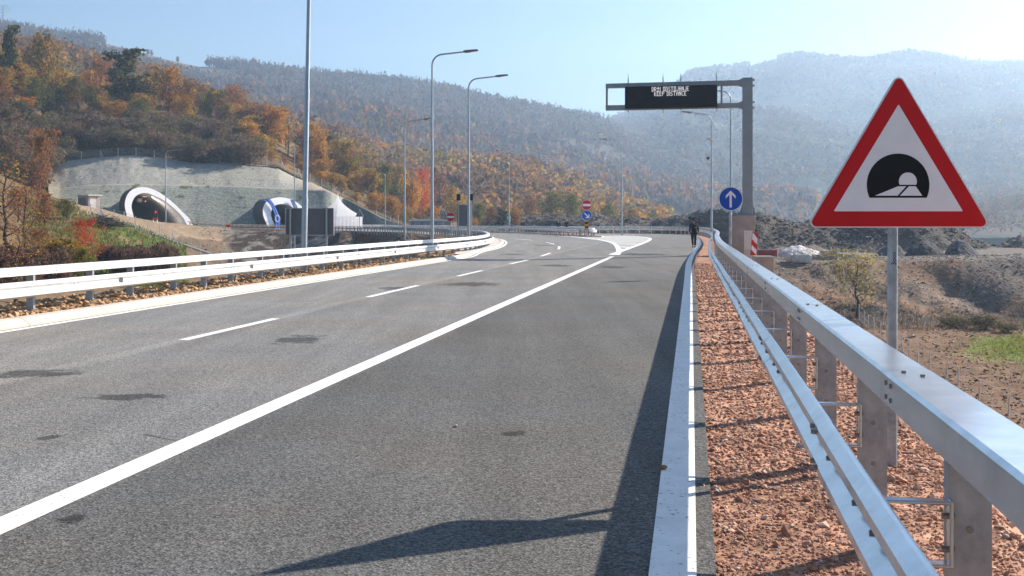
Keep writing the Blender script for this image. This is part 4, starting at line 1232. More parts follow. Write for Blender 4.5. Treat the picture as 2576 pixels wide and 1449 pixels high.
# ---------------------------------------------------------------- variable message gantry
YG = 55.6
gf = Frame(1880.5, YG, 1.6 + (558 - 541) / F * YG, math.atan(-.2))
gt = thing("message_gantry", "grey steel cantilever gantry carrying a black electronic message board over the road", "gantry", gf.o, gf.ang)
def gbox(name, x0, y0, x1, y1, d0, d1, m, parent, bev=.012):
    a = gf(x0, y0); b = gf(x1, y1)
    mb = MB(); mb.bbox(((a[0] + b[0]) / 2, (d0 + d1) / 2, (a[1] + b[1]) / 2), (abs(b[0] - a[0]), d1 - d0, abs(b[1] - a[1])), bev); return mb.build(name, m, parent)
mb = MB(); a = gf(1867.3, 541); b = gf(1893.6, 196); w = b[0] - a[0]
mb.bbox(((a[0] + b[0]) / 2 , 0, (b[1]) / 2), (w, .5, b[1]), .02)
mb.bbox((0, 0, .02), (w + .34, .86, .04), .005)
for sx in (-1, 1):
    mb.add([(sx * (w / 2), -.02, .04), (sx * (w / 2 + .15), -.02, .04), (sx * w / 2, -.02, .55), (sx * w / 2, .02, .55), (sx * (w / 2 + .15), .02, .04), (sx * w / 2, .02, .04)], [(0, 1, 2), (5, 3, 4), (1, 4, 3, 2), (0, 5, 4, 1)])
for zz in (-.13, .13):
    pass
mb.build("column", [M['gantry']], gt)
for py in (203, 209.5, 225, 268.5) if False else (201, 215, 257, 271):
    p = gf(1894, py); mb = MB()
    for dy in (-.17, .17):
        mb.tube([(p[0], dy, p[1]), (p[0] + .09, dy, p[1])], .03, 8); mb.tube([(p[0], dy, p[1]), (p[0] + .025, dy, p[1])], .05, 6)
    mb.build("bolt", [M['bolt']], gt)
def arm(name, L0, R0, L1, R1):
    """beam between pixel rows: L0,R0 top left/right, L1,R1 bottom"""
    mb = MB()
    poly = [gf(*L1), gf(*R1), (gf(1867.5, R1[1])[0], gf(1867.5, R1[1] + 3)[1]), (gf(1867.5, R1[1])[0], gf(1867.5, R0[1] - 4)[1]), gf(*R0), gf(*L0)]
    mb.prism(poly, -.14, .14); return mb.build(name, [M['gantry']], gt)
arm("arm", (1524.4, 211.2), (1856, 202.3), (1524.4, 222), (1856, 215.5))
arm("arm", (1524.0, 265.5), (1856, 259.5), (1524.4, 278.2), (1856, 271.5))
gbox("strut", 1524.4, 222, 1529.6, 265.6, -.1, .1, [M['gantry']], gt)
gbox("strut", 1813, 216, 1818, 260.2, -.1, .1, [M['gantry']], gt)
# board
A, B_, C_, D_ = gf(1573.8, 275), gf(1804.7, 271.6), gf(1804.7, 215.3), gf(1573.8, 220.7)
bw = B_[0] - A[0]; bh = (C_[1] - B_[1] + D_[1] - A[1]) / 2; bcx = (A[0] + B_[0]) / 2; bcz = (A[1] + B_[1] + C_[1] + D_[1]) / 4
mb = MB(); mb.bbox((bcx, -.27, bcz), (bw, .24, bh), .01); bd = mb.build("message_board", [M['black']], gt)
mb = MB(); mb.bbox((bcx, -.394, bcz), (bw - .2, .008, bh - .16), .002); mb.build("screen", [M['screen']], bd)
FONT = {'D': ["1110", "1001", "1001", "1001", "1001", "1001", "1110"], 'R': ["1110", "1001", "1001", "1110", "1100", "1010", "1001"], 'I': ["1"] * 7,
        'z': ["01010", "00100", "11111", "00010", "00100", "01000", "11111"], 'O': ["1111", "1001", "1001", "1001", "1001", "1001", "1111"], 'S': ["0111", "1000", "1000", "0110", "0001", "0001", "1110"],
        'T': ["11111", "00100", "00100", "00100", "00100", "00100", "00100"], 'J': ["0001", "0001", "0001", "0001", "0001", "1001", "0110"], 'A': ["0110", "1001", "1001", "1111", "1001", "1001", "1001"],
        'N': ["1001", "1101", "1101", "1011", "1011", "1001", "1001"], 'E': ["1111", "1000", "1000", "1110", "1000", "1000", "1111"], 'K': ["1001", "1010", "1100", "1100", "1010", "1010", "1001"],
        'P': ["1110", "1001", "1001", "1110", "1000", "1000", "1000"], 'C': ["0111", "1000", "1000", "1000", "1000", "1000", "0111"], ' ': ["000"] * 7}
def led_text(txt, pxl, pxr, pyt, pyb):
    cols = sum(len(FONT[c][0]) + 1 for c in txt) - 1
    xl, zt = gf(pxl, pyt); xr, zb = gf(pxr, pyb)
    dx = (xr - xl) / cols; dz = (zt - zb) / 7
    mb = MB(); cx = xl
    for c in txt:
        g = FONT[c]
        for r_, row in enumerate(g):
            for k, v in enumerate(row):
                if v == '1':
                    mb.box((cx + (k + .5) * dx, -.401, zt - (r_ + .5) * dz), (dx * .96, .006, dz * .96))
        cx += (len(g[0]) + 1) * dx
    return mb.build("lettering", [M['led']], bd)
led_text("DRzI ODSTOJANJE", 1641.2, 1734, 221.3, 230.8)
led_text("KEEP DISTANCE", 1647.2, 1727.6, 233.2, 242.4)
for px in (1581, 1668.5, 1713.3, 1803):
    t0 = gf(px, 208)[0]
    mb = MB(); zt = gf(px, itp(px, [(1524, 211), (1856, 202)]))[1]; zb = gf(px, itp(px, [(1524, 278), (1856, 271.5)]))[1]
    mb.bbox((t0, -.16, zt - .02), (.05, .05, .5), .006); mb.bbox((t0, 0, zt + .03), (.05, .34, .05), .006); mb.tube([(t0, -.16, zt + .2), (t0, -.16, zt + .42)], .012, 6)
    mb.bbox((t0, -.1, zb - .05), (.05, .3, .06), .006); mb.tube([(t0, -.16, zb), (t0, -.16, zb - .2)], .012, 6)
    mb.build("bracket", [M['gantry']], gt)
# its footing and the things round it
def concrete_block(lab, px0, px1, pyt, pyb, Y, depth, cat="concrete block"):
    a = P(px0, pyt, Y); b = P(px1, pyb, Y)
    t = MB(); t.bbox((0, 0, 0), (b.x - a.x, depth, a.z - b.z), .03)
    o = t.build("concrete_block", [M['concrete']]); o.location = ((a.x + b.x) / 2, Y + depth / 2, (a.z + b.z) / 2); o.rotation_euler = (0, 0, -.09)
    return tag(o, lab, cat)
concrete_block("tall brownish concrete footing under the gantry column", 1842.5, 1903, 541.4, 720, 55.0, 1.2)
concrete_block("low brownish concrete block behind the near guardrail, below the red and white hazard board", 1903.5, 1951, 645, 740, 42.0, 1.0)
cb = thing("cabinet", "white electrical cabinet beside the gantry footing, behind the hazard board", "cabinet", P(1884, 650, 50.0))
a, b = P(1875.8, 582, 50.0), P(1893, 627, 50.0)
h0 = b.z - cb.location.z
mb = MB(); mb.bbox((0, .14, h0 + (a.z - b.z) / 2), (b.x - a.x, .3, a.z - b.z), .012); mb.bbox((0, .14, h0 + a.z - b.z + .012), (b.x - a.x + .05, .36, .03), .008); mb.build("housing", [M['white_box']], cb)
mb = MB(); mb.bbox((-.0, -.014, h0 + (a.z - b.z) / 2), (b.x - a.x - .05, .012, a.z - b.z - .07), .004); mb.build("door", [M['white_box']], cb)
mb = MB(); mb.bbox((0, .14, h0 / 2 - .3), (b.x - a.x + .02, .32, h0 + .6), .012); mb.build("plinth", [M['kerb']], cb)
# hazard board
hz = thing("hazard_board", "red and white diagonally striped hazard board behind the near guardrail", "hazard board", P(1896, 660, 46.5))
hf = Frame(1896, 46.5, hz.location.z)
quad = [hf(1886.5, 642.5), hf(1904.2, 642.5), hf(1908.3, 584), hf(1892, 584)]
mb = MB(); mb.prism(rounded(quad, .02), .0, .02); mb.build("sign_plate", [M['alu']], hz)
ins = [hf(1888.4, 641), hf(1902.6, 641), hf(1906.4, 585.6), hf(1893.4, 585.6)]
mb = MB(); mb.prism(rounded([hf(1887.2, 642), hf(1903.6, 642), hf(1907.6, 584.6), hf(1892.5, 584.6)], .016), -.0015, 0); mb.build("rim", [M['black']], hz)
mb = MB(); mb.prism(ins, -.003, -.0014); mb.build("white_field", [M['white_sign']], hz)
def hp(u, v): # u 0..1 left-right, v 0..1 bottom-top
    a = Vector(ins[0]).lerp(Vector(ins[1]), u); b = Vector(ins[3]).lerp(Vector(ins[2]), u); q = a.lerp(b, v); return (q.x, q.y)
for pl in ([(0, .0), (.95, .0), (.0, .24)], [(0, .47), (1, .22), (1, .46), (0, .71)], [(.12, 1), (1, .74), (1, 1)]):
    mb = MB(); mb.prism([hp(*p) for p in pl], -.0045, -.0029); mb.build("red_stripe", [M['red']], hz)
mb = MB(); mb.tube([(.0, .05, -.6), (.02, .05, hf(1900, 590)[1])], .03, 10); mb.build("post", [M['galv_post']], hz)
mb = MB(); mb.tube([(.1, .06, hf(1900, 584)[1] - .05), (.1, .06, hf(1900, 577)[1])], .035, 10); mb.build("lamp", [M['black']], hz)
# blue arrow sign
def arrow_pts(cx, cy, L, ang, shaft=.105, head=.42):
    """arrow pointing up, length L, rotated clockwise by ang; photo pixel style coordinates"""
    p = [(-shaft / 2, .5), (-shaft / 2, -.27), (-.29 * head / .42, -.02), (-.29 * head / .42, -.20), (0, -.5), (.29 * head / .42, -.20), (.29 * head / .42, -.02), (shaft / 2, -.27), (shaft / 2, .5)]
    ca, sa = math.cos(ang), math.sin(ang)
    return [(cx + (x * ca - y * sa) * L, cy + (x * sa + y * ca) * L) for x, y in p]
def disc_sign(root, frm, cx, cy, r, face, name="sign_plate"):
    s = r / F * frm.o.y
    c = frm(cx, cy)
    mb = MB(); mb.prism(circle(c[0], c[1], s, 40), 0, .015); pl = mb.build(name, [M['alu']], root)
    mb = MB(); mb.prism(circle(c[0], c[1], s * .985, 40), -.0015, 0); mb.build("rim", [M['white_sign']], pl)
    mb = MB(); mb.prism(circle(c[0], c[1], s * .95, 40), -.004, -.0014); return mb.build("face", [face], pl), c, s
bf = Frame(1838, 33.0, -.3)
bs = thing("direction_sign", "round blue sign with a white upward arrow on a post behind the right guardrail", "road sign", bf.o)
mb = MB(); mb.tube([(0, .06, -.4), (0, .06, bf(1838, 474)[1])], .035, 14); mb.build("post", [M['galv_post']], bs, True)
fc, c, s = disc_sign(bs, bf, 1838.3, 500.3, 30.3, M['blue'])
mb = MB(); mb.prism(poly_px(bf, arrow_pts(1838, 500.5, 42.5, 0, .135, .42)), -.0065, -.0039); mb.build("arrow", [M['white_sign']], bs)

# ---------------------------------------------------------------- island signs
nf = Frame(1475.8, 119.5, .09)
ns_ = thing("no_entry_sign", "red no-entry disc above a blue arrow disc and striped plate on the traffic island", "road sign", nf.o)
mb = MB(); mb.tube([(0, .07, -.3), (0, .07, nf(1476, 504)[1])], .045, 12); mb.build("post", [M['galv_post']], ns_, True)
disc_sign(ns_, nf, 1476, 515.7, 12.9, M['red'])
a, b = nf(1466, 518.6), nf(1486, 513); mb = MB(); mb.bbox(((a[0] + b[0]) / 2, -.006, (a[1] + b[1]) / 2), (b[0] - a[0], .004, b[1] - a[1]), .001); mb.build("white_bar", [M['white_sign']], ns_)
disc_sign(ns_, nf, 1475.4, 541.6, 12.6, M['blue'])
mb = MB(); mb.prism(poly_px(nf, arrow_pts(1476, 542, 17.5, R(135), .15, .5)), -.0075, -.0039); mb.build("arrow", [M['white_sign']], ns_)
ys = [553.8, 558.4, 563.6, 568.6, 573.6, 578.2]
for k in range(5):
    a, b = nf(1471.4, ys[k + 1]), nf(1480.2, ys[k]); mb = MB(); mb.bbox(((a[0] + b[0]) / 2, .0, (a[1] + b[1]) / 2), (b[0] - a[0], .02, b[1] - a[1]), .001)
    mb.build("stripe", [M['amber' if k % 2 == 0 else 'black']], ns_)
lf = Frame(1133.6, 88, 0)
ln = thing("no_entry_sign", "red no-entry disc on a thin post, left of the tall blank panel", "road sign", lf.o)
mb = MB(); mb.tube([(0, .05, -.5), (0, .05, lf(1133, 535)[1])], .032, 12); mb.build("post", [M['galv_post']], ln, True)
disc_sign(ln, lf, 1133.6, 545.6, 11.5, M['red'])
a, b = lf(1124.8, 548.2), lf(1142.6, 543.4); mb = MB(); mb.bbox(((a[0] + b[0]) / 2, -.006, (a[1] + b[1]) / 2), (b[0] - a[0], .004, b[1] - a[1]), .001); mb.build("white_bar", [M['white_sign']], ln)
# blank backs of signs
def back_panel(lab, px0, px1, pyt, pyb, Y, zg, posts, name="sign_board", cat="road sign", ang=0.0):
    f = Frame((px0 + px1) / 2, Y, zg, ang)
    t = thing(name, lab, cat, f.o, ang)
    a, b = f(px0, pyb), f(px1, pyt)
    mb = MB(); mb.bbox(((a[0] + b[0]) / 2, 0, (a[1] + b[1]) / 2), (b[0] - a[0], .03, b[1] - a[1]), .006); mb.build("panel", [M['backgrey']], t)
    mb = MB(); w = .028
    for (cx, cz, sx, sz) in (((a[0] + b[0]) / 2, a[1], b[0] - a[0] + .03, w), ((a[0] + b[0]) / 2, b[1], b[0] - a[0] + .03, w), (a[0], (a[1] + b[1]) / 2, w, b[1] - a[1] - w), (b[0], (a[1] + b[1]) / 2, w, b[1] - a[1] - w)):
        mb.bbox((cx, -.012, cz), (sx, .06, sz), .006)
    mb.build("frame", [M['alu']], t)
    for (px, pt_) in posts:
        q = f(px, pt_); mb = MB(); mb.tube([(q[0], -.075, -.5), (q[0], -.075, q[1])], .04 * Y / 45 if Y < 60 else .055, 12); p_ = mb.build("post", [M['pole']], t, True)
        mb = MB(); mb.bbox((q[0], -.06, b[1] + .01), (.13, .12, .03), .006); mb.bbox((q[0], -.06, a[1] - .01), (.13, .12, .03), .006); mb.build("clamp", [M['pole']], p_)
    return t, f
zb = gz((780 - CX) / F * 45, 45)
back_panel("wide dark grey sign back on two posts, before the right tunnel portal", 719, 839.5, 524, 591.5, 45, zb, ((731.5, 523.5), (822, 521.5)))
tp, tf = back_panel("tall narrow grey sign back on two posts between the no-entry disc and the curved nose", 1150, 1187.2, 515, 569, 100, 0.0, ((1153.6, 485), (1184.5, 486)))
for px in (1153.4, 1185):
    f = Frame(px, 99.7, zat(504.5, 99.7))
    t = thing("traffic_light", "black back of the %s traffic light above the tall grey sign panel" % ("left" if px < 1170 else "right"), "traffic light", f.o)
    H = f(px, 488)[1]
    mb = MB(); mb.bbox((0, .02, H / 2), (.34, .2, H), .03); mb.build("housing", [M['black']], t)
    for k in range(3):
        mb = MB(); mb.tube([(0, .12, H * (.17 + .33 * k)), (0, .30, H * (.17 + .33 * k) - .02)], .10, 12); mb.build("visor", [M['black']], t)
def back_triangle(lab, cx, pyt, pyb, hw, Y, zg):
    f = Frame(cx, Y, zg)
    t = thing("warning_sign", lab, "road sign", f.o)
    mb = MB(); mb.prism(rounded(poly_px(f, [(cx - hw, pyb), (cx + hw, pyb), (cx, pyt)]), .05), 0, .03); mb.build("sign_plate", [M['backgrey']], t)
    mb = MB()
    P3 = [f(cx - hw, pyb), f(cx + hw, pyb), f(cx, pyt)]
    for i in range(3):
        a, b = P3[i], P3[(i + 1) % 3]; mb.tube([(a[0], -.01, a[1]), (b[0], -.01, b[1])], .03, 6)
    mb.build("rim", [M['alu']], t)
    q = f(cx, pyt - .5); mb = MB(); mb.tube([(0, -.06, -.4), (0, -.06, q[1])], .05, 10); mb.build("post", [M['galv_post']], t, True)
back_triangle("grey back of a triangular sign standing beside the white tent", 904.5, 527, 545, 10.5, 192, 0)
back_triangle("grey back of a triangular sign left of the red no-entry disc", 1116.3, 526, 546, 10, 212, 0)
gs = Frame(1280, 187, 0)
g = thing("lane_sign", "small green sign with two white lane arrows on the outer side of the ramp", "road sign", gs.o)
a, b = gs(1274, 560.2), gs(1286.8, 543.8)
mb = MB(); mb.bbox(((a[0] + b[0]) / 2, 0, (a[1] + b[1]) / 2), (b[0] - a[0], .03, b[1] - a[1]), .004); mb.build("sign_plate", [M['green_sign']], g)
def ribbon(frm, pts, w, y, name, m, parent):
    mb = MB(); q = [Vector(frm(*p)) for p in pts]
    for i in range(len(q) - 1):
        d = (q[i + 1] - q[i]).normalized(); n = Vector((-d.y, d.x)) * w
        mb.prism([tuple(q[i] - n), tuple(q[i + 1] - n), tuple(q[i + 1] + n), tuple(q[i] + n)], y - .004, y)
    return mb.build(name, m, parent)
ribbon(gs, [(1283.6, 558.3), (1283.6, 547)], .045, -.017, "arrow", [M['white_sign']], g)
ribbon(gs, [(1283.6, 556), (1278.2, 552.6), (1277.2, 547)], .045, -.021, "arrow", [M['white_sign']], g)
for px in (1277.3, 1283.6):
    q = gs(px, 546.5); mb = MB(); mb.prism([(q[0] - .12, q[1] - .05), (q[0] + .12, q[1] - .05), (q[0], q[1] + .18)], -.026, -.02); mb.build("arrow_head", [M['white_sign']], g)
    mb = MB(); mb.tube([(q[0], .06, -.3), (q[0], .06, q[1])], .04, 10); mb.build("post", [M['galv_post']], g, True)
# ---------------------------------------------------------------- tunnel portals
def on_slope(px, py, Yb, zb, k, q=.85, x0=None):
    Y = Yb; x0 = (-80.0 if px < 560 else -53.0) if x0 is None else x0
    for _ in range(60): Y = .5 * Y + .5 * (Yb + (zat(py, Y) - zb) * k + q * ((px - CX) / F * Y - x0))
    return P(px, py, Y)
def resample(pts, n):
    pts = [Vector(p) for p in pts]; d = [0]
    for i in range(1, len(pts)): d.append(d[-1] + (pts[i] - pts[i - 1]).length)
    out = []
    for k in range(n):
        s = d[-1] * k / (n - 1); i = max(j for j in range(len(d)) if d[j] <= s + 1e-9); i = min(i, len(pts) - 2)
        out.append(pts[i].lerp(pts[i + 1], (s - d[i]) / max(1e-9, d[i + 1] - d[i])))
    return out
def sm2(pts, n):
    return resample([ (p.x, p.y, 0) for p in smooth_path([(a, b, 0) for a, b in pts], 2.0)], n)
def portal(label, outer, inner, Yb, zb, k, th, depth, bed):
    n = 44
    O = [on_slope(p[0], p[1], Yb, zb, k) for p in sm2(outer, n)]
    I = [on_slope(p[0], p[1], Yb, zb, k) for p in sm2(inner, n)]
    a = Vector((-math.sin(th), math.cos(th), 0))
    root = thing("tunnel_portal", label, "tunnel portal", ((O[0] + O[-1]) / 2).to_tuple())
    mb = MB(); mb.add(O + I, [(i, i + 1, n + i + 1, n + i) for i in range(n - 1)])
    b = len(O)
    mb.build_world("portal_ring", [M['portal']], root)
    mb = MB(); vs = []
    for d in (0, .45): vs += [p + a * d for p in O]
    mb.add(vs, [(i, i + 1, n + i + 1, n + i) for i in range(n - 1)], 0)
    vs = []
    for d in (0, .16): vs += [p + a * d for p in I]
    mb.add(vs, [(i, i + 1, n + i + 1, n + i) for i in range(n - 1)], 0)
    mb.build_world("ring_edge", [M['portal_edge']], root, True)
    mb = MB(); vs = []
    for d, e in ((.45, 0), (4.0, 0), (9, 0)): vs += [p + a * d for p in O]
    mb.add(vs, [(r * n + i, r * n + i + 1, (r + 1) * n + i + 1, (r + 1) * n + i) for r in range(2) for i in range(n - 1)])
    mb.build_world("outer_shell", [M['concrete_shaded']], root, True)
    mb = MB(); vs = []
    for d in (.16, depth * .5, depth): vs += [p + a * d for p in I]
    mb.add(vs, [(r * n + i, r * n + i + 1, (r + 1) * n + i + 1, (r + 1) * n + i) for r in range(2) for i in range(n - 1)])
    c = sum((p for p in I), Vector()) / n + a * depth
    e = len(mb.v); mb.add([p + a * depth for p in I] + [c], [(i, i + 1, n) for i in range(n - 1)] + [(n - 1, 0, n)], 1)  # added black end face, painted darkness for the depth of the tunnel
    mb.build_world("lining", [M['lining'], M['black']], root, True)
    return root, O, I, a
M['concrete_shaded'] = mat("portal_concrete", (.07, .072, .075), .9, var=.2, vscale=.5)  # shade on the outer shell is put into this near-black concrete colour
T1O = [(322, 566), (318.2, 540), (314.3, 521.9), (314.8, 506.2), (321.1, 488.7), (332.8, 477), (350.4, 471.1), (371.9, 472.1), (395.3, 480.9), (418.8, 496.5), (442.2, 516), (461.7, 535.5), (475.4, 549.2), (486, 568)]
T1I = [(340, 566), (335.7, 543), (330.9, 521.9), (332.8, 508.2), (340.6, 494.5), (354.3, 486.7), (369.9, 485.7), (389.5, 492.6), (409, 502.4), (428.5, 516), (448, 533.6), (461.7, 549.2), (471.5, 568)]
T2O = [(674, 572), (668, 557), (662.5, 543.5), (661.5, 526), (667.8, 510.3), (680.5, 500.6), (703.9, 496.4), (727.4, 500), (746, 509), (762, 522), (780, 540), (796, 558), (804, 572)]
T2I = [(695, 572), (687, 557), (682, 541), (684, 528), (691, 518), (703, 513.5), (718, 514), (732, 519), (747, 529), (762, 543), (776, 558), (786, 572)]
p1_, O1, I1, a1 = portal("big white-rimmed tunnel portal at the left, its mouth open and undraped", T1O, T1I, 235.0, 1.0, .45, R(26), 34, 1)
p2_, O2, I2, a2 = portal("white-rimmed tunnel portal with blue cloth draped over it, behind the wide sign back", T2O, T2I, 236.0, .3, .45, R(26), 34, 1)
# open the rock behind the mouths
import bmesh
def inside(poly, x, y):
    r = False; n = len(poly); j = n - 1
    for i in range(n):
        if (poly[i][1] > y) != (poly[j][1] > y) and x < (poly[j][0] - poly[i][0]) * (y - poly[i][1]) / (poly[j][1] - poly[i][1]) + poly[i][0]: r = not r
        j = i
    return r
bm = bmesh.new(); bm.from_mesh(cut_o.data)
kill = []
for f in bm.faces:
    c = f.calc_center_median()
    for (outl, Yb, zb, a) in ((T1I, 235.0, 1.0, a1), (T2I, 236.0, .3, a2)):
        x0 = -80.0 if Yb < 235.5 else -53.0
        s = (c.y - (Yb + (c.z - zb) * .45 + .85 * (c.x - x0))) / (a.y - .85 * a.x)
        if s < -1: continue
        q = c - a * s
        px = CX + q.x / q.y * F; py = CY - (q.z - CH) / q.y * F
        if inside(outl, px, py): kill.append(f); break
bmesh.ops.delete(bm, geom=kill, context='FACES'); bm.to_mesh(cut_o.data); bm.free()
# drapes and stars
def cv8(x, y): return ((700 + x / 3.22) * .6289, (650 + y / 3.22) * .6289)
def drape(lab, Lp, Rp, dY=.5):
    L = [on_slope(*cv8(*p), 236.0, .3, .45) + Vector((.1, -dY, 0)) for p in Lp]; Rr = [on_slope(*cv8(*p), 236.0, .3, .45) + Vector((.1, -dY, 0)) for p in Rp]
    L = resample(L, 14); Rr = resample(Rr, 14)
    mb = MB(); W = 9; vs = []
    for s in (0, .05):
        for i in range(14):
            for k in range(W):
                q = L[i].lerp(Rr[i], k / (W - 1)); vs.append((q.x, q.y + s + .12 * math.sin(k * 1.9 + i * .15), q.z))
    n = 14 * W
    fs = []
    for i in range(13):
        for k in range(W - 1):
            a = i * W + k; fs += [(a, a + 1, a + W + 1, a + W), (n + a, n + a + W, n + a + W + 1, n + a + 1)]
    mb.add(vs, fs)
    o = mb.build("banner", [M['drape']], None, True)
    return tag(o, lab, "banner", "blue cloths on the right tunnel portal")
d1 = drape("long blue cloth with a ring of stars on the right tunnel portal", [(1112, 492), (1196, 505), (1235, 560), (1272, 650), (1290, 740), (1292, 860)], [(1225, 475), (1262, 520), (1318, 610), (1350, 690), (1364, 770), (1366, 860)])
d2 = drape("short blue cloth over the top right of the draped tunnel portal", [(1482, 478), (1500, 520), (1530, 590), (1545, 640)], [(1520, 482), (1550, 520), (1580, 585), (1595, 640)])
for k in range(12):
    a = k * math.pi / 6
    c = on_slope(*cv8(1324 + 30 * math.sin(a), 722 - 40 * math.cos(a)), 236.0, .3, .45) + Vector((.1, -.72, 0))
    mb = MB(); pl = [((.17 if q % 2 == 0 else .07) * math.sin(q * math.pi / 5), (.17 if q % 2 == 0 else .07) * math.cos(q * math.pi / 5)) for q in range(10)]
    mb.prism([(c.x + x, c.z + z) for x, z in pl], c.y - .02, c.y)
    mb.build("star", [M['tent']], d1)
# fittings in the left tunnel mouth
def panel_at(name, lab, cat, px0, px1, py0, py1, Y, m):
    a, b = P(px0, py1, Y), P(px1, py0, Y)
    mb = MB(); mb.bbox((0, 0, 0), (b.x - a.x, .2, b.z - a.z), .03); o = mb.build(name, [m]); o.location = ((a.x + b.x) / 2, Y, (a.z + b.z) / 2); return tag(o, lab, cat)
panel_at("lane_signal", "pale square lane signal hanging inside the left tunnel mouth", "lane signal", 346.5, 356, 499, 508.5, 249, M['lining2'] if 'lining2' in M else M['white_box'])
panel_at("lane_signal", "dark red square lane signal hanging inside the left tunnel mouth", "lane signal", 358.5, 367.5, 499, 508.5, 249, mat("signal_dark_red", (.08, .02, .02), .5, var=.1))
t = thing("ceiling_lamp", "small bright lamp on the ceiling inside the left tunnel", "lamp", P(364, 494, 246))
mb = MB(); mb.bbox((0, 0, 0), (.9, .3, .12), .03); mb.build("housing", [M['alu']], t)
mb = MB(); mb.box((0, 0, -.07), (.8, .24, .02)); mb.build("lens", [mat("lamp_lit", (1, 1, 1), emit=((1, .98, .96), 1))], t)
t = thing("traffic_light", "traffic light showing red at the left tunnel mouth", "traffic light", P(392.5, 552, 233))
zz = lambda py: zat(py, 233) - t.location.z
mb = MB(); mb.bbox((0, 0, (zz(547) + zz(531)) / 2), (.7, .4, zz(531) - zz(547)), .05); mb.build("housing", [M['black']], t)
mb = MB(); mb.tube([(0, -.2, zz(533.5)), (0, -.26, zz(533.5))], .2, 14); mb.build("red_lens", [mat("red_lit", (.9, .02, .02), emit=((1, .03, .02), .5))], t)
mb = MB(); mb.tube([(0, .1, -.8), (0, .1, zz(545))], .07, 8); mb.build("post", [M['pole']], t)
def stand(lab, px, pyt, pyb, hw, Y):
    a = P(px, pyb, Y); h = zat(pyt, Y) - a.z; w = hw / F * Y
    t = thing("road_barrier", lab, "barrier", a)
    mb = MB(); mb.bbox((0, 0, h * .7), (2 * w, .12, h * .6), .02); mb.build("panel", [mat("barrier_orange_red", (.6, .06, .02), .5, var=.1)], t)
    mb = MB()
    for s in (-1, 1): mb.bbox((s * w * .7, 0, h * .2 - .2), (.08, .3, h * .4 + .4), .01)
    mb.build("stand", [M['white_box']], t)
stand("small orange red barrier below the traffic light at the tunnel mouth", 390.5, 547.5, 556, 7, 231)
stand("small red barrier at the foot of the grey guardrail between the tunnels", 574, 565, 575, 6, 229)
ll = bpy.data.lights.new("ceiling_lamp_light", 'AREA'); ll.energy = 500; ll.size = 3; ll.color = (.95, .98, 1)
lo = bpy.data.objects.new("ceiling_lamp_light", ll); COL.objects.link(lo); lo.location = P(364, 494, 246) + Vector((.5, 2, -.3)); lo.rotation_euler = (0, R(-25), 0)
# white tent
tp_ = P(850, 580, 236); tp_.z = .12
tt = thing("tent", "white pagoda tent with a pointed roof beside the draped tunnel portal", "tent", tp_, R(50))
hw, ez, pz = 3.5, 2.6, 7.0
mb = MB(); S = 18; vs = []; fs = []
NS = 40
for k in range(S + 1):
    u = k / S; r = hw * (1 - u) ** 1.75 + .06; z = ez + (pz - ez) * u ** 1.05
    for q in range(NS):
        a = q / NS * 4; sd = int(a); f = a - sd
        cs = [(-1, -1), (1, -1), (1, 1), (-1, 1)]; c0 = cs[sd]; c1 = cs[(sd + 1) % 4]
        sag = 1 - .05 * math.sin(math.pi * f) * (1 - u)
        vs.append(((c0[0] + (c1[0] - c0[0]) * f) * r * sag, (c0[1] + (c1[1] - c0[1]) * f) * r * sag, z))
for k in range(S):
    for q in range(NS): fs.append((k * NS + q, k * NS + (q + 1) % NS, (k + 1) * NS + (q + 1) % NS, (k + 1) * NS + q))
mb.add(vs, fs); mb.tube([(0, 0, pz - .3), (0, 0, pz + .35)], .05, 8); mb.build("roof", [M['tent']], tt, True)
for (x, y, rz) in ((0, -hw, 0), (0, hw, 0), (-hw, 0, R(90)), (hw, 0, R(90))):
    mb = MB(); n = 30; vs = []
    for s in (0, .04):
        for k in range(n + 1):
            xx = -hw + 2 * hw * k / n; w = .07 * math.sin(k * 1.4) * (1 if 0 < k < n else 0)
            for zz_ in (0.0, ez - .3, ez): vs.append((xx, w * (1 - zz_ / ez) + s - (.06 if zz_ > ez - .31 else 0), zz_))
    m_ = 3 * (n + 1); fs = []
    for k in range(n):
        for q in range(2):
            a = k * 3 + q; fs += [(a, a + 3, a + 4, a + 1), (m_ + a, m_ + a + 1, m_ + a + 4, m_ + a + 3)]
    mb.add(vs, fs); mb.build("wall", [M['tent']], tt, True, (x, y, 0), (0, 0, rz))
# plant shed left of the tunnel
sp_ = P(224, 524, 226); sp_.z = gz(sp_.x, 226) - .15
sh = thing("utility_shed", "small grey flat-roofed utility shed on the dirt left of the big tunnel portal", "shed", sp_, R(-38))
mb = MB(); mb.bbox((0, 0, 1.1), (3.6, 2.6, 2.6), .02); mb.build("wall", [mat("shed_panel", (.36, .33, .31), .7, var=.08)], sh)
mb = MB(); mb.bbox((.1, 0, 2.5), (4.0, 3.0, .18), .02); rf = mb.build("roof", [M['white_box']], sh)
mb = MB()
for k in range(9): mb.tube([(2.06, -1.35 + k * .337, 2.47), (2.18, -1.35 + k * .337, 2.47)], .15, 10)
mb.build("gutter", [M['white_box']], rf)
mb = MB(); mb.bbox((1.82, -.35, 1.0), (.06, 1.3, 2.1), .01); dr = mb.build("door", [M['white_box']], sh)
mb = MB(); mb.bbox((1.87, .15, 1.0), (.05, .06, .2), .01); mb.build("handle", [M['bolt']], dr)
mb = MB(); mb.bbox((-.2, -1.32, 1.2), (2.8, .06, 1.5), .01); mb.build("louvre_panel", [M['backgrey']], sh)
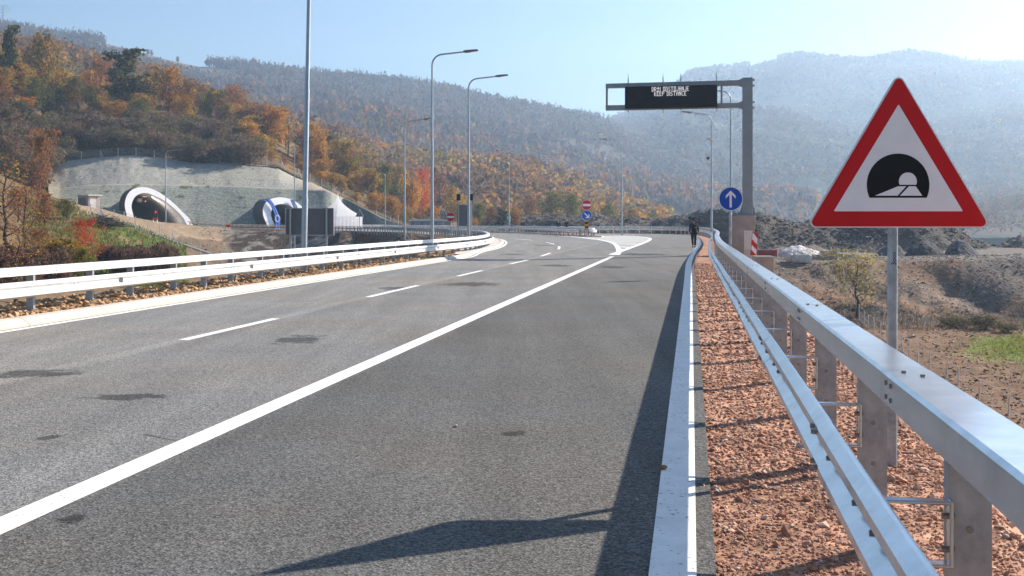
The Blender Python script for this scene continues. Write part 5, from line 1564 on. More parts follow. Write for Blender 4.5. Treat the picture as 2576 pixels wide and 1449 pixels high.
# low grey building beyond the ramp
lb = P(1082, 560, 268); lb.z = -.2
g = thing("low_building", "long low grey building with a flat pale roof beyond the ramp guardrail", "building", lb, R(8))
mb = MB(); mb.bbox((0, 0, 1.0), (9.2, 5, 2.0), .02); mb.build("wall", [mat("building_grey", (.22, .22, .225), .8, var=.1)], g)
mb = MB(); mb.prism([(-4.9, 1.95), (4.9, 1.95), (4.6, 2.2), (1.0, 2.62), (-4.8, 2.2)], -2.8, 2.8); mb.build("roof", [M['alu']], g)
for x in (-3.2, -.8, 2.2):
    mb = MB(); mb.bbox((x, -2.53, 1.25), (1.2, .06, .6), .01); w = mb.build("window", [M['white_box']], g)
    mb = MB(); mb.bbox((x, -2.57, 1.25), (1.0, .04, .45), .005); mb.build("pane", [M['backgrey']], w)
# ditch of concrete slabs on the left slope
DT = [(243, 526), (262, 533), (300, 548), (350, 566), (400, 586), (440, 606), (478, 623), (520, 636), (560, 650)]
def ground_hit(px, py, Y0=60, Y1=299):
    Y = Y0
    while Y < Y1:
        X = (px - CX) / F * Y
        if gz(X, Y) >= zat(py, Y): return Vector((X, Y, gz(X, Y)))
        Y += .5
    return Vector(((px - CX) / F * Y1, Y1, zat(py, Y1)))
dp = []
for (px, py) in DT:
    Y = 196 if px < 260 else 178
    X = (px - CX) / F * Y; dp.append(Vector((X, Y, gz(X, Y) + .12)))
dpath = smooth_path([tuple(p) for p in dp], 2.0)
for p in dpath: p.z = gz(p.x, p.y) + .12
mb = MB(); mb.sweep([(-.75, .06), (-.9, -.5), (.9, -.5), (.75, .06), (.45, -.08), (-.45, -.08)], dpath, normals(dpath, 1))
o = mb.build("drainage_ditch", [mat("ditch_concrete", (.30, .29, .28), .9, var=.25, vscale=.8)]); o["kind"] = 'structure'

# ---------------------------------------------------------------- wire fences
NET = bpy.data.materials.new("wire_netting"); NET.use_nodes = True
_t = NET.node_tree; _tr = _t.nodes.new("ShaderNodeBsdfTransparent"); _mx = _t.nodes.new("ShaderNodeMixShader"); _mx.inputs[0].default_value = .16
_t.nodes["Principled BSDF"].inputs["Base Color"].default_value = (.45, .46, .46, 1); _t.nodes["Principled BSDF"].inputs["Roughness"].default_value = .6
_t.links.new(_tr.outputs[0], _mx.inputs[1]); _t.links.new(_t.nodes["Principled BSDF"].outputs[0], _mx.inputs[2]); _t.links.new(_mx.outputs[0], _t.nodes["Material Output"].inputs[0])
M['fencepost'] = mat("fence_post", (.60, .58, .55), .6, .2, var=.1)
def fence(label, posts, h, r=.05, braces=(), net=True, group=None, lean=0.0):
    root = thing("wire_fence", label, "fence", posts[0], 0, group)
    for i, p in enumerate(posts):
        mb = MB(); mb.tube([(p.x, p.y, p.z - .5), (p.x + random.uniform(-lean, lean), p.y, p.z + h * random.uniform(.96, 1.03))], r, 6); mb.build_world("post", [M['fencepost']], root)
    for i in braces:
        p = posts[i]
        mb = MB(); mb.tube([(p.x, p.y, p.z + h * .85), (p.x + 1.0, p.y - .6, p.z - .3)], r * .9, 6); mb.build_world("brace", [M['fencepost']], root)
    if net:
        mb = MB()
        for a, b in zip(posts[:-1], posts[1:]):
            mb.add([(a.x, a.y, a.z), (b.x, b.y, b.z), (b.x, b.y, b.z + h * .97), (a.x, a.y, a.z + h * .97)], [(0, 1, 2, 3)])
        mb.build_world("netting", [NET], root)
    mb = MB()
    for f_ in (.97, .5, .06):
        for a, b in zip(posts[:-1], posts[1:]):
            mb.tube([(a.x, a.y - r, a.z + h * f_), (b.x, b.y - r, b.z + h * f_)], .012, 4)
    mb.build_world("wire", [M['pole']], root)
    return root
def cut_top(px):
    return Vector(((px - CX) / F * (287 + itp(px, CT_DY) * .6), 287 + itp(px, CT_DY) * .6, zat(itp(px, CT_TOP), 287 + itp(px, CT_DY) * .6) - .2))
fence("long wire fence with pale posts along the top edge of the rock cutting", [cut_top(px) for px in (157, 205, 252.5, 297, 342, 388, 431, 475, 514, 553, 593, 633, 671, 709)], 2.15, .075, (2, 8, 13))
fence("wire fence running steeply down the right end of the cutting beside the orange trees", [cut_top(px) + Vector((0, -1.0, 0)) for px in (752, 782, 811, 838, 866, 892, 912, 930, 949, 966, 984, 1003)], 2.3, .075, (0,))
lowp = [(228, 537), (256, 542), (287, 550), (312, 559), (341, 566), (372.5, 580), (402, 589), (435, 603), (457, 615), (481.5, 623), (503, 632), (530, 640), (557.6, 648), (585, 656)]
fpts = []
for px, py in lowp:
    Y = 174; X = (px - CX) / F * Y; fpts.append(Vector((X, Y, gz(X, Y))))
fence("wire fence with pale posts descending the grassy slope below the ditch", fpts, 2.05, .06, (0, 7), net=True)
stk = [(262, 500), (320, 520), (367, 550), (415, 585), (452, 600), (488, 635), (527, 655), (570, 685), (615, 715), (658, 740), (727, 785), (852, 855), (903, 895), (985, 950), (1080, 1005), (1205, 1080), (1310, 1150), (1480, 1245), (1718, 1390), (1900, 1500)]
sp2 = []
for x, y in stk:
    px, py = 2012.5 + x * .3038, 628.9 + y * .3038
    p = G(px, py, -7.95) if py > 800 else None
    Y = (CH + 7.05) * F / (py - CY)
    X = (px - CX) / F * Y; sp2.append(Vector((X, Y, gz(X, Y))))
fence("row of pale stakes with wire beside the brown ploughed field on the right", sp2, 1.2, .035, (), net=False, lean=.12)

# ---------------------------------------------------------------- yard below the spoil heaps
c = thing("container", "red steel container behind the low concrete block on the right", "container", P(1929, 650, 116), R(-16))
mb = MB(); mb.bbox((0, 0, .40), (2.1, 1.0, .8), .02)
for k in range(9): mb.bbox((-.88 + k * .22, -.52, .40), (.09, .03, .7), .005)
mb.build("body", [M['container']], c)
mb = MB(); mb.bbox((0, 0, .82), (2.2, 1.1, .06), .01); mb.build("rim", [M['container']], c)
BAGM = mat("bag_fabric", (.55, .54, .50), .85, var=.18, vscale=2, bump=.6, bscale=4, bdist=.1)
def bag(px, py, Y, s, lab):
    p = P(px, py, Y)
    mb = MB(); N_ = 16; vs = []; fs = []
    rings = [(0, .42), (.15, .52), (.5, .56), (.85, .5), (1.0, .36), (1.05, .1)]
    ph = random.random() * 6
    for z, r in rings:
        for k in range(N_):
            a = k / N_ * 2 * math.pi; q = r * (1 + .12 * math.cos(4 * a + .78 * 4) * (1 if z < .9 else 0) + .05 * math.sin(3 * a + ph + z * 5))
            vs.append((math.cos(a) * q * s, math.sin(a) * q * s, z * s))
    for i in range(len(rings) - 1):
        for k in range(N_): fs.append((i * N_ + k, i * N_ + (k + 1) % N_, (i + 1) * N_ + (k + 1) % N_, (i + 1) * N_ + k))
    fs.append(tuple(range((len(rings) - 1) * N_, len(rings) * N_)))
    mb.add(vs, fs)
    t = thing("bulk_bag", lab, "bulk bag", p, random.random() * 2, "bulk bags in front of the pale lime heap")
    b = mb.build("sack", [BAGM], t, True)
    for q in (-1, 1):
        m2 = MB(); m2.tube([(q * .3 * s, -.3 * s, .95 * s), (q * .3 * s, 0, 1.25 * s), (q * .3 * s, .3 * s, .95 * s)], .03, 6); m2.build("strap", [BAGM], t)
bag(1987, 658, 109.8, .72, "bulk bag at the left end of the row before the lime heap")
bag(2003, 660, 109.4, .78, "bulk bag second from left, in the row before the lime heap")
bag(2016, 660.5, 109.2, .75, "bulk bag third from left, in the row before the lime heap")
bag(2030, 660.5, 109.2, .78, "bulk bag at the right end of the row before the lime heap")
bag(1996, 651, 111.8, .68, "pale bulk bag in the back row, leaning on the left of the lime heap")
bag(2012, 650, 112.2, .68, "pale bulk bag in the back row, at the middle of the lime heap")
PLK = mat("timber_pale", (.34, .29, .24), .85, var=.3, vscale=2)
for i, (px, py, n, w, lab) in enumerate(((2062, 655, 4, 2.4, "low stack of pale boards just right of the lime heap"), (2084, 653, 6, 2.2, "tallest stack of pale boards, in the middle of the timber row"), (2106, 652, 4, 2.0, "stack of pale boards right of the tallest stack"), (2128, 650, 3, 2.2, "smallest stack of pale boards, at the right end of the timber row"))):
    t = thing("board_stack", lab, "board stack", P(px, py, 111.5), R(random.uniform(-15, 15)), "stacks of boards beside the lime heap")
    for k in range(n):
        mb = MB(); mb.bbox((random.uniform(-.1, .1), 0, .07 + k * .145), (.72 * w * random.uniform(.85, 1.05), .8, .11), .02, 0, random.uniform(-.06, .06)); mb.build("board_layer", [PLK], t)
o = concrete_block("brown concrete block seen through the far guardrail posts left of the gantry", 1548, 1574, 580.5, 592, 176, 1.2)
# ---------------------------------------------------------------- pylons on the hills
def pylon(lab, base, H, m):
    t = thing("pylon", lab, "pylon", base, R(20))
    mb = MB(); w0 = H * .09
    for sx in (-1, 1):
        for sy in (-1, 1): mb.tube([(sx * w0, sy * w0, -1), (sx * w0 * .25, sy * w0 * .25, H * .7), (sx * .12, sy * .12, H)], H * .008, 5)
    n = 9
    for k in range(n):
        a = k / n; b = (k + 1) / n
        wa = w0 * (1 - a) + .15; wb = w0 * (1 - b) + .15
        for s in (-1, 1):
            mb.tube([(-wa, s * wa, a * H), (wb, s * wb, b * H)], H * .005, 4); mb.tube([(wa, s * wa, a * H), (-wb, s * wb, b * H)], H * .005, 4)
            mb.tube([(s * wa, -wa, a * H), (s * wb, wb, b * H)], H * .005, 4)
    mb.build("mast", [m], t)
    for z, w in ((.72, .24), (.83, .28), (.93, .2)):
        mb = MB(); mb.tube([(-w * H, 0, z * H), (0, 0, z * H + .04 * H), (w * H, 0, z * H)], H * .007, 5); mb.tube([(-w * H, 0, z * H), (w * H, 0, z * H)], H * .006, 5); mb.build("cross_arm", [m], t)
PY = mat("pylon_steel", (.62, .62, .62), .6, .2, var=.05)
pylon("pale lattice pylon at the far top left on the ridge", HA.at(8, .97), 36, PY)
pylon("pale lattice pylon on the autumn hill above the green lane sign", HC.at(1376, .93), 11, PY)
# ---------------------------------------------------------------- trees and shrubs
LEAFM = mat("tree_leaves", (.2, .12, .05), .8, attr="tint", trans=.48, objrand=.22, spec=.15)
TWIGM = mat("twigs", (.13, .095, .075), .9, attr="tint", objrand=.2, spec=.05)
def gen_tree(seed, H, W, cols, leaves, leaf, limbs=8, t0=.22, lean=.0, spread=.5, shape='round', r0=None, clump=.55):
    rng = np.random.default_rng(seed); rnd = random.Random(seed)
    mb = MB(); tips = []
    r0 = r0 or H * .018
    tr = [Vector((0, 0, -.3))]; n = 7
    for k in range(1, n + 1):
        z = H * .86 * k / n; tr.append(Vector((lean * z + rnd.uniform(-1, 1) * H * .018, rnd.uniform(-1, 1) * H * .018, z)))
    mb.tube(tr, [r0 * 1.25] + [r0 * (1 - .86 * k / n) for k in range(1, n + 1)], 8)
    def at(t):
        i = min(int(t * n), n - 1); return tr[i].lerp(tr[i + 1], t * n - i)
    for k in range(limbs):
        t = t0 + (1 - t0) * (k + rnd.random() * .6) / limbs
        p = at(min(t, .99)); a = k * 2.4 + rnd.uniform(-.5, .5)
        prof = {'round': math.sin(math.pi * min(1, .22 + .70 * (t - t0) / (1 - t0))), 'cone': 1.05 - .8 * (t - t0) / (1 - t0), 'tall': .75 - .3 * abs((t - t0) / (1 - t0) - .4)}[shape]
        L = W * .5 * prof * rnd.uniform(.75, 1.2)
        d = Vector((math.cos(a), math.sin(a), rnd.uniform(.35, .85) + .3 * t))
        pts = [p]; q = p.copy(); dd = d.normalized()
        for s in range(4):
            q = q + dd * L / 4 * 1.15; dd = (dd + Vector((rnd.uniform(-.25, .25), rnd.uniform(-.25, .25), .10))).normalized(); pts.append(q.copy())
        rr = r0 * (.52 - .34 * t)
        mb.tube(pts, [rr, rr * .75, rr * .5, rr * .32, rr * .14], 5)
        for s in range(1, 5):
            tips.append((pts[s], L * .30))
            for b in range(2):
                e = pts[s] + Vector((rnd.uniform(-1, 1), rnd.uniform(-1, 1), rnd.uniform(-.2, .9))).normalized() * L * rnd.uniform(.25, .5)
                m_ = pts[s].lerp(e, .5) + Vector((0, 0, L * .03))
                mb.tube([pts[s], m_, e], [rr * .3, rr * .2, rr * .08], 4)
                tips.append((e, L * .26))
    tips.append((tr[-1], W * .14)); tips.append((tr[-1] + Vector((0, 0, H * .07)), W * .12))
    T = np.array([list(t[0]) for t in tips]); S = np.array([t[1] for t in tips])
    wts = S / S.sum(); k = rng.choice(len(T), leaves, p=wts)
    u = rng.normal(0, clump, (leaves, 3)); c = T[k] + u * S[k][:, None]
    c[:, 2] = np.clip(c[:, 2], H * .06, H)
    a = rng.normal(size=(leaves, 3)); a /= np.linalg.norm(a, axis=1, keepdims=True)
    b = np.cross(a, rng.normal(size=(leaves, 3))); b /= np.linalg.norm(b, axis=1, keepdims=True) + 1e-9
    L = leaf * rng.uniform(.55, 1.4, (leaves, 1))
    V = np.stack([c - a * L, c + b * L * .62, c + a * L, c - b * L * .62], 1).reshape(-1, 3)
    ci = rng.choice(len(cols), len(T)); mix = rng.random(leaves) < .3
    col = np.where(mix[:, None], np.array(cols)[rng.choice(len(cols), leaves)], np.array(cols)[ci[k]]) * rng.uniform(.7, 1.3, (leaves, 1))
    me = np_mesh("crown", V, np.arange(leaves * 4).reshape(-1, 4), [LEAFM], False, np.repeat(col, 4, 0))
    return mb, me
def gen_twiggy(seed, H, W, cols, n=260, leaves=200, leaf=.12):
    rng = np.random.default_rng(seed); rnd = random.Random(seed)
    mb = MB()
    for k in range(9):
        a = rnd.random() * 6.28; s = rnd.uniform(.2, 1)
        mb.tube([(0, 0, -.3), (math.cos(a) * W * .18 * s, math.sin(a) * W * .18 * s, H * .4), (math.cos(a) * W * .40 * s, math.sin(a) * W * .40 * s, H * rnd.uniform(.7, .95))], [H * .012, H * .008, H * .003], 5)
    u = rng.normal(size=(n, 3)); u /= np.linalg.norm(u, axis=1, keepdims=True); u *= rng.random((n, 1)) ** .4
    c = np.stack([u[:, 0] * W * .5, u[:, 1] * W * .5, H * (.5 + .47 * u[:, 2])], 1)
    d = c - np.array([0, 0, -.1]); d /= np.linalg.norm(d, axis=1, keepdims=True); d += rng.normal(0, .28, (n, 3)); d /= np.linalg.norm(d, axis=1, keepdims=True)
    s = np.cross(d, rng.normal(size=(n, 3))); s /= np.linalg.norm(s, axis=1, keepdims=True)
    L = H * .11 * rng.uniform(.5, 1.4, (n, 1)); w = H * .006
    V1 = np.stack([c - d * L - s * w, c - d * L + s * w, c + d * L + s * w * .4, c + d * L - s * w * .4], 1).reshape(-1, 3)
    c2 = c[rng.choice(n, leaves)] + rng.normal(0, .06 * H, (leaves, 3)); c2[:, 2] = np.clip(c2[:, 2], .05, H * 1.05)
    a = rng.normal(size=(leaves, 3)); a /= np.linalg.norm(a, axis=1, keepdims=True); b = np.cross(a, rng.normal(size=(leaves, 3))); b /= np.linalg.norm(b, axis=1, keepdims=True)
    q = leaf * rng.uniform(.5, 1.4, (leaves, 1))
    V2 = np.stack([c2 - a * q, c2 + b * q * .6, c2 + a * q, c2 - b * q * .6], 1).reshape(-1, 3)
    col1 = np.repeat(np.array([(.13, .095, .075)]) * rng.uniform(.6, 1.3, (n, 1)), 4, 0)
    col2 = np.repeat(np.array(cols)[rng.choice(len(cols), leaves)] * rng.uniform(.7, 1.3, (leaves, 1)), 4, 0)
    V = np.vstack([V1, V2]); me = np_mesh("twigs", V, np.arange(len(V)).reshape(-1, 4), [LEAFM], False, np.vstack([col1, col2]))
    return mb, me
P_ = PAL
KIND = {   # cols, leaves, leaf size, limbs, shape, clump
 'orange': ([P_['orange'], P_['gold'], (.36, .15, .03)], 2600, .21, 10, 'round', .6),
 'gold': ([P_['gold'], (.30, .22, .05), P_['orange'], (.20, .17, .04)], 2600, .21, 10, 'round', .6),
 'rust': ([P_['rust'], (.27, .11, .04), P_['brown']], 1700, .18, 11, 'round', .6),
 'dark': ([(.06, .07, .022), (.10, .10, .035), (.20, .15, .04), (.04, .05, .02)], 3200, .22, 12, 'tall', .5),
 'olive': ([(.13, .13, .035), (.20, .17, .045), (.09, .10, .03)], 2400, .20, 10, 'round', .6),
 'red': ([(.55, .035, .03), (.48, .09, .03), (.52, .05, .04), P_['orange']], 3000, .12, 11, 'round', .6),
 'sparse': ([(.30, .10, .045), (.32, .08, .05), P_['gold'], P_['brown'], P_['bare']], 1000, .075, 13, 'tall', .8),
 'bare': ([P_['bare'], P_['brown']], 160, .12, 9, 'tall', .7),
 'yellow': ([(.34, .26, .05), (.28, .21, .045), (.20, .17, .045)], 1500, .12, 9, 'round', .8),
}
PROTO = {}
def tree_proto(kind, v):
    key = (kind, v)
    if key not in PROTO:
        cols, nl, ls, lb, sh, cl = KIND[kind]
        w = {'tall': 5.0, 'round': 6.8, 'cone': 5.5}[sh]
        mb, me = gen_tree(hash(kind) % 1 + sum(map(ord, kind)) * 7 + v * 31, 9.0, w, cols, nl, ls, lb, .16 if kind not in ('rust', 'bare', 'sparse') else .26, 0.02 * (v - 1), clump=cl, shape=sh, r0=.16 if kind != 'yellow' else .2)
        root = bpy.data.objects.new("tree", None); root.empty_display_size = .3; COL.objects.link(root)
        mb.build("trunk", [M['bark']], root, True)
        o = bpy.data.objects.new("crown", me); link(o, root)
        PROTO[key] = [root, w, False]
    return PROTO[key]
def plant(kind, base, h, w, label, group=None, name="tree", cat="tree", v=None, rz=None):
    v = random.randrange(3) if v is None else v
    pr = tree_proto(kind, v)
    if not pr[2]: o = pr[0]; pr[2] = True
    else: o = copy_tree(pr[0])
    o.name = name
    o.location = base; o.rotation_euler = (0, 0, random.random() * 6.28 if rz is None else rz)
    o.scale = (w / pr[1], w / pr[1], h / 9.0)
    return tag(o, label, cat, group)
SPROTO = {}
SHK = {'brown': [(.15, .10, .07), (.12, .09, .06), (.20, .11, .05)], 'tan': [(.20, .13, .07), (.15, .12, .06), (.13, .095, .07)], 'olivebrown': [(.12, .11, .045), (.15, .12, .05), (.10, .09, .05)], 'weed': [(.12, .065, .05), (.15, .08, .055), (.09, .06, .05)]}
def shrub(kind, base, h, w, label, group=None, v=None):
    v = random.randrange(3) if v is None else v
    key = (kind, v)
    if key not in SPROTO:
        mb, me = gen_twiggy(sum(map(ord, kind)) + v * 13, 3.0, 3.4, SHK[kind], 520, 560, .19)
        root = bpy.data.objects.new("shrub", None); root.empty_display_size = .3; COL.objects.link(root)
        mb.build("stem", [M['bark']], root); o = bpy.data.objects.new("foliage", me); link(o, root)
        SPROTO[key] = [root, False]
    pr = SPROTO[key]
    if not pr[1]: o = pr[0]; pr[1] = True
    else: o = copy_tree(pr[0])
    o.location = base; o.rotation_euler = (0, 0, random.random() * 6.28); o.scale = (w / 3.4, w / 3.4, h / 3.0)
    return tag(o, label, "shrub", group)
def slope_at(px, py):
    """point of the wooded slope seen at a height in the picture"""
    best = None
    for k in range(101):
        p = HD.at(px, k / 100); d = abs(CY - (p.z - CH) / p.y * F - py)
        if best is None or d < best[0]: best = (d, p)
    return best[1]
def tree_px(kind, px, pyt, pyb, wpx, label, group="trees on the wooded slope above the cutting", v=None, place=slope_at, name="tree"):
    b = place(px, pyb)
    h = max(2.0, zat(pyt, b.y) - b.z)
    return plant(kind, b, h * 1.04, wpx / F * b.y * 1.12, label, group, name, "tree", v)
EXPL = [
 ('dark', 22, 72, 252, 58, "tall dark green tree at the far left of the photo, rising above the orange trees"),
 ('gold', 106, 84, 268, 80, "tall golden orange tree, second tree from the far left on the wooded slope"),
 ('gold', 62, 165, 262, 66, "golden tree between the tall dark tree and the tall golden tree at far left"),
 ('orange', 5, 175, 262, 50, "orange tree cut by the left edge of the photo below the dark tree"),
 ('gold', 160, 182, 275, 64, "yellow gold tree right of the tall golden tree at far left"),
 ('olive', 190, 195, 278, 46, "olive green tree between the golden trees and the rust one on the left slope"),
 ('rust', 252, 148, 285, 66, "rust red tree with bare top just left of the big dark green tree"),
 ('dark', 316, 136, 300, 135, "biggest dark green tree in the middle of the wooded slope"),
 ('gold', 372, 190, 302, 62, "golden tree immediately right of the biggest dark green tree"),
 ('orange', 426, 164, 300, 92, "broad orange and green tree over the left tunnel portal"),
 ('rust', 472, 206, 316, 66, "pinkish rust tree right of the broad orange and green tree"),
 ('olive', 526, 226, 318, 42, "thin olive tree left of the round-crowned rust tree"),
 ('rust', 587, 217, 326, 74, "round-crowned rust tree standing clear of its neighbours against the blue ridge"),
 ('rust', 640, 268, 345, 56, "small rust tree right of the round-crowned one"),
 ('rust', 664, 264, 380, 66, "brown tree with visible forked trunk left of the dead snag"),
 ('orange', 694, 274, 388, 66, "orange brown tree touching the dead snag"),
 ('bare', 724, 252, 398, 60, "dead leafless snag with dark branches, left of the nearest street lamp"),
 ('orange', 625, 305, 384, 62, "bright orange tree over the fence, below the round-crowned rust tree"),
 ('olive', 596, 322, 380, 54, "olive green bushy tree at the fence left of the bright orange tree"),
 ('gold', 662, 338, 396, 58, "golden tree at the fence right of the bright orange tree"),
 ('orange', 782, 308, 420, 50, "slender orange tree just right of the nearest street lamp"),
 ('orange', 806, 330, 440, 44, "slender orange tree, second to the right of the nearest street lamp"),
 ('olive', 832, 338, 448, 48, "dark olive tree left of the big golden dome-shaped tree"),
 ('gold', 862, 358, 470, 92, "big golden dome-shaped tree at the right end of the slope over the diagonal fence"),
 ('rust', 766, 372, 430, 56, "dull brown tree at the fence below the slender orange trees"),
 ('orange', 812, 404, 460, 50, "low rust orange tree by the top of the diagonal fence"),
 ('orange', 898, 440, 500, 42, "small orange tree right of the big golden dome-shaped tree"),
 ('gold', 932, 428, 516, 48, "gold tree behind the middle of the diagonal fence"),
 ('olive', 962, 412, 528, 50, "olive tree behind the lamp at the lower end of the diagonal fence"),
 ('gold', 1002, 420, 545, 58, "golden brown tree left of the street lamp on the embankment edge"),
 ('red', 1064, 426, 556, 42, "red-topped tree left of the tallest street lamp"),
 ('orange', 1036, 452, 556, 52, "orange tree left of the red-topped tree"),
 ('rust', 1104, 442, 560, 60, "rust tree right of the tallest street lamp"),
 ('gold', 1138, 470, 560, 56, "gold tree behind the small no-entry disc"),
 ('orange', 988, 496, 560, 44, "low orange tree at the foot of the diagonal fence"),
 ('gold', 1014, 515, 562, 34, "small gold tree behind the embankment guardrail"),
 ('orange', 944, 488, 545, 40, "low orange tree halfway down the diagonal fence"),
]
for (k, px, t, b, w, lab) in EXPL: tree_px(k, px, t, b, w, lab)
def flat_at(Y):
    def f(px, py):
        X = (px - CX) / F * Y; return Vector((X, Y, gz(X, Y) if Y < 299 else 0.0))
    return f
LOWT = [('olive', 1205, 510, 46, 275, "olive and pink tree right of the tall blank sign panel"), ('rust', 1232, 520, 40, 280, "rust tree between the sign panel and the dark bush near the green sign"),
        ('dark', 1263, 526, 46, 270, "dark bushy tree directly left of the green lane sign"), ('orange', 1297, 519, 30, 268, "small orange tree directly right of the green lane sign"),
        ('orange', 1186, 546, 30, 262, "low orange bush-like tree at the foot of the tall blank sign panel"), ('gold', 1160, 498, 50, 290, "gold tree behind the tall blank sign panel"),
        ('olive', 1386, 483, 62, 300, "light olive tree on the left of the pair behind the two distant men"), ('olive', 1440, 486, 54, 298, "light olive tree on the right of the pair behind the two distant men"),
        ('gold', 1480, 500, 50, 340, "gold tree behind the round signs of the traffic island"), ('olive', 1530, 512, 46, 340, "olive tree between the island signs and the lone street lamp"),
        ('gold', 1590, 525, 44, 345, "low gold tree right of the lone street lamp"), ('rust', 1335, 500, 50, 320, "rust brown tree above the left end of the spoil heap"), ('olive', 1640, 535, 36, 345, "small olive tree at the end of the autumn hill behind the spoil heap")]
for (k, px, t, w, Y, lab) in LOWT:
    b = flat_at(Y)(px, 0); plant(k, b, zat(t, Y) - b.z, w / F * Y * 1.1, lab, "trees beyond the ramp")
# unnamed many: shrubs and small trees covering the slope
rs = random.Random(21)
for k in range(190):
    px = rs.uniform(-40, 640); b = HD.at(px, rs.uniform(.0, .42) ** 1.0)
    kind = rs.choice(['brown', 'brown', 'tan', 'olivebrown', 'olivebrown'])
    shrub(kind, b, rs.uniform(3.6, 6.6), rs.uniform(5.0, 8), {'brown': "greyish brown leafless shrub in the thicket between the cutting fence and the tall trees", 'tan': "tan leafless shrub in the thicket between the cutting fence and the tall trees", 'olivebrown': "olive brown shrub in the thicket between the cutting fence and the tall trees"}[kind], "shrubs in the thicket above the cutting")
for k in range(150):
    px = rs.uniform(-20, 1080); b = HD.at(px, rs.uniform(.38, 1.0))
    kind = rs.choice(['rust', 'orange', 'gold', 'gold', 'bare', 'olive', 'olive'])
    plant(kind, b, rs.uniform(6, 10.5), rs.uniform(5.5, 8.5), {'rust': "rust coloured tree in the back rows of the wooded slope", 'orange': "orange tree in the back rows of the wooded slope", 'gold': "gold tree in the back rows of the wooded slope", 'bare': "leafless grey tree in the back rows of the wooded slope", 'olive': "olive tree in the back rows of the wooded slope"}[kind], "back rows of trees on the wooded slope")
for k in range(34):
    px = rs.uniform(610, 1090); b = HD.at(px, rs.uniform(.02, .3))
    kind = rs.choice(['orange', 'gold', 'rust', 'orange'])
    plant(kind, b, rs.uniform(2.5, 5), rs.uniform(3, 5), {'orange': "low orange tree along the cutting fence right of the dead snag", 'gold': "low gold tree along the cutting fence right of the dead snag", 'rust': "low rust tree along the cutting fence right of the dead snag"}[kind], "low trees along the right end of the cutting")
# left foreground
def fg(kind, px, pyt, Y, wpx, label, fn=plant, **kw):
    X = (px - CX) / F * Y; z = gz(X, Y)
    return fn(kind, Vector((X, Y, z)), zat(pyt, Y) - z, wpx / F * Y, label, **kw)
fg('sparse', 18, 372, 78, 190, "half-bare red-leaved tree at the left edge, just beyond the white guardrail", v=0)
fg('sparse', 62, 420, 84, 130, "half-bare reddish tree right of the one at the left edge", v=1)
fg('rust', 104, 326, 165, 72, "slender rust brown tree at the left end of the cutting fence", v=0)
fg('rust', 112, 480, 130, 90, "rust brown tree left of the dark round bush on the grassy slope", v=2)
fg('red', 214, 546, 104, 88, "bright red bush on the grassy slope below the utility shed", v=1)
fg('gold', 150, 598, 80, 130, "gold and green bush beyond the guardrail, left of the bright red bush", v=1)
fg('sparse', 40, 560, 60, 190, "low reddish brown scrub tree right behind the white guardrail at the left edge", v=2)
fg('olive', 205, 622, 78, 64, "small dark green bush at the foot of the bright red bush", v=0)
fg('olive', 168, 500, 160, 66, "round dark olive bush left of the utility shed", v=1)
fg('rust', 95, 575, 95, 90, "rust coloured bush on the slope behind the left guardrail", v=1)
fg('rust', 45, 470, 140, 90, "rust brown tree behind the half-bare red trees at left", v=0)
fg('orange', 500, 668, 60, 30, "tiny orange bush just over the white guardrail", v=1) if False else None
for k in range(26):
    px = rs.uniform(262, 440); Y = rs.uniform(100, 124)
    fg('weed', px, 610 + rs.uniform(0, 14), Y, rs.uniform(34, 60), "brown dry weed bush in the strip at the foot of the grassy slope", fn=shrub, group="dry weed bushes below the grassy slope")
for k in range(10):
    px = rs.uniform(-20, 160); Y = rs.uniform(60, 90)
    fg('weed', px, 610 + rs.uniform(0, 25), Y, rs.uniform(60, 110), "brown dry weed bush beyond the guardrail at the left edge", fn=shrub, group="dry weed bushes at the left edge")
yt = plant('yellow', Vector(((2156 - CX) / F * 95.5, 95.5, gz((2156 - CX) / F * 95.5, 95.5))), 0, 1, "lone small tree with sparse yellow leaves and forked trunk on the right slope", v=1, rz=1.0)
zb = yt.location.z; h = zat(628, 95.5) - zb; yt.scale = (165 / F * 95.5 / 6.8, 165 / F * 95.5 / 6.8, h / 9.0)
for (px, Y, h, w, lab) in ((2480, 90, 1.2, 2.6, "brown green bush at the edge of the grass patch on the right"), (2405, 92, .9, 2.8, "low reddish bush left of the grass patch on the right"), (2535, 88, .8, 1.8, "small dry bush at the right edge beside the grass patch")):
    X = (px - CX) / F * Y; shrub('olivebrown', Vector((X, Y, gz(X, Y))), h, w, lab)
for k, (px, pt) in enumerate(((372, 131), (381, 133), (345, 134), (447, 150))):
    p = HA.at(px, .985); plant('dark', p, 9, 6, ["small dark conifer, left of the pair on the grassy ridge", "small dark conifer, right of the pair on the grassy ridge", "small dark conifer just below the pair on the grassy ridge", "tiny lone dark conifer further right on the grassy ridge"][k], "conifers on the grassy ridge", "tree", "tree", k % 3)
# brush pile
rb = random.Random(4)
mb = MB()
for k in range(240):
    a = rb.random() * 6.28; u = rb.uniform(-3.2, 3.2); v = rb.uniform(-1.3, 1.3); z = rb.uniform(0, 1.7) * (1 - abs(u) / 3.8)
    d = Vector((rb.uniform(-1, 1), rb.uniform(-1, 1), rb.uniform(-.35, .5))).normalized() * rb.uniform(.5, 1.5); r = rb.uniform(.02, .06)
    mb.tube([(u - d.x, v - d.y, max(0, z - d.z)), (u + rb.uniform(-.1, .1), v, z), (u + d.x, v + d.y, z + d.z)], [r, r * .8, r * .3], 4)
bp = mb.build("brush_pile", [mat("dead_branches", (.07, .055, .045), .9, var=.4, vscale=3)])
bp.location = (-1 * (1288 - 250) / F * 158, 158, gz(-(1288 - 250) / F * 158, 158)); tag(bp, "dark pile of cut branches on the grassy slope right of the bright red bush", "brush pile")

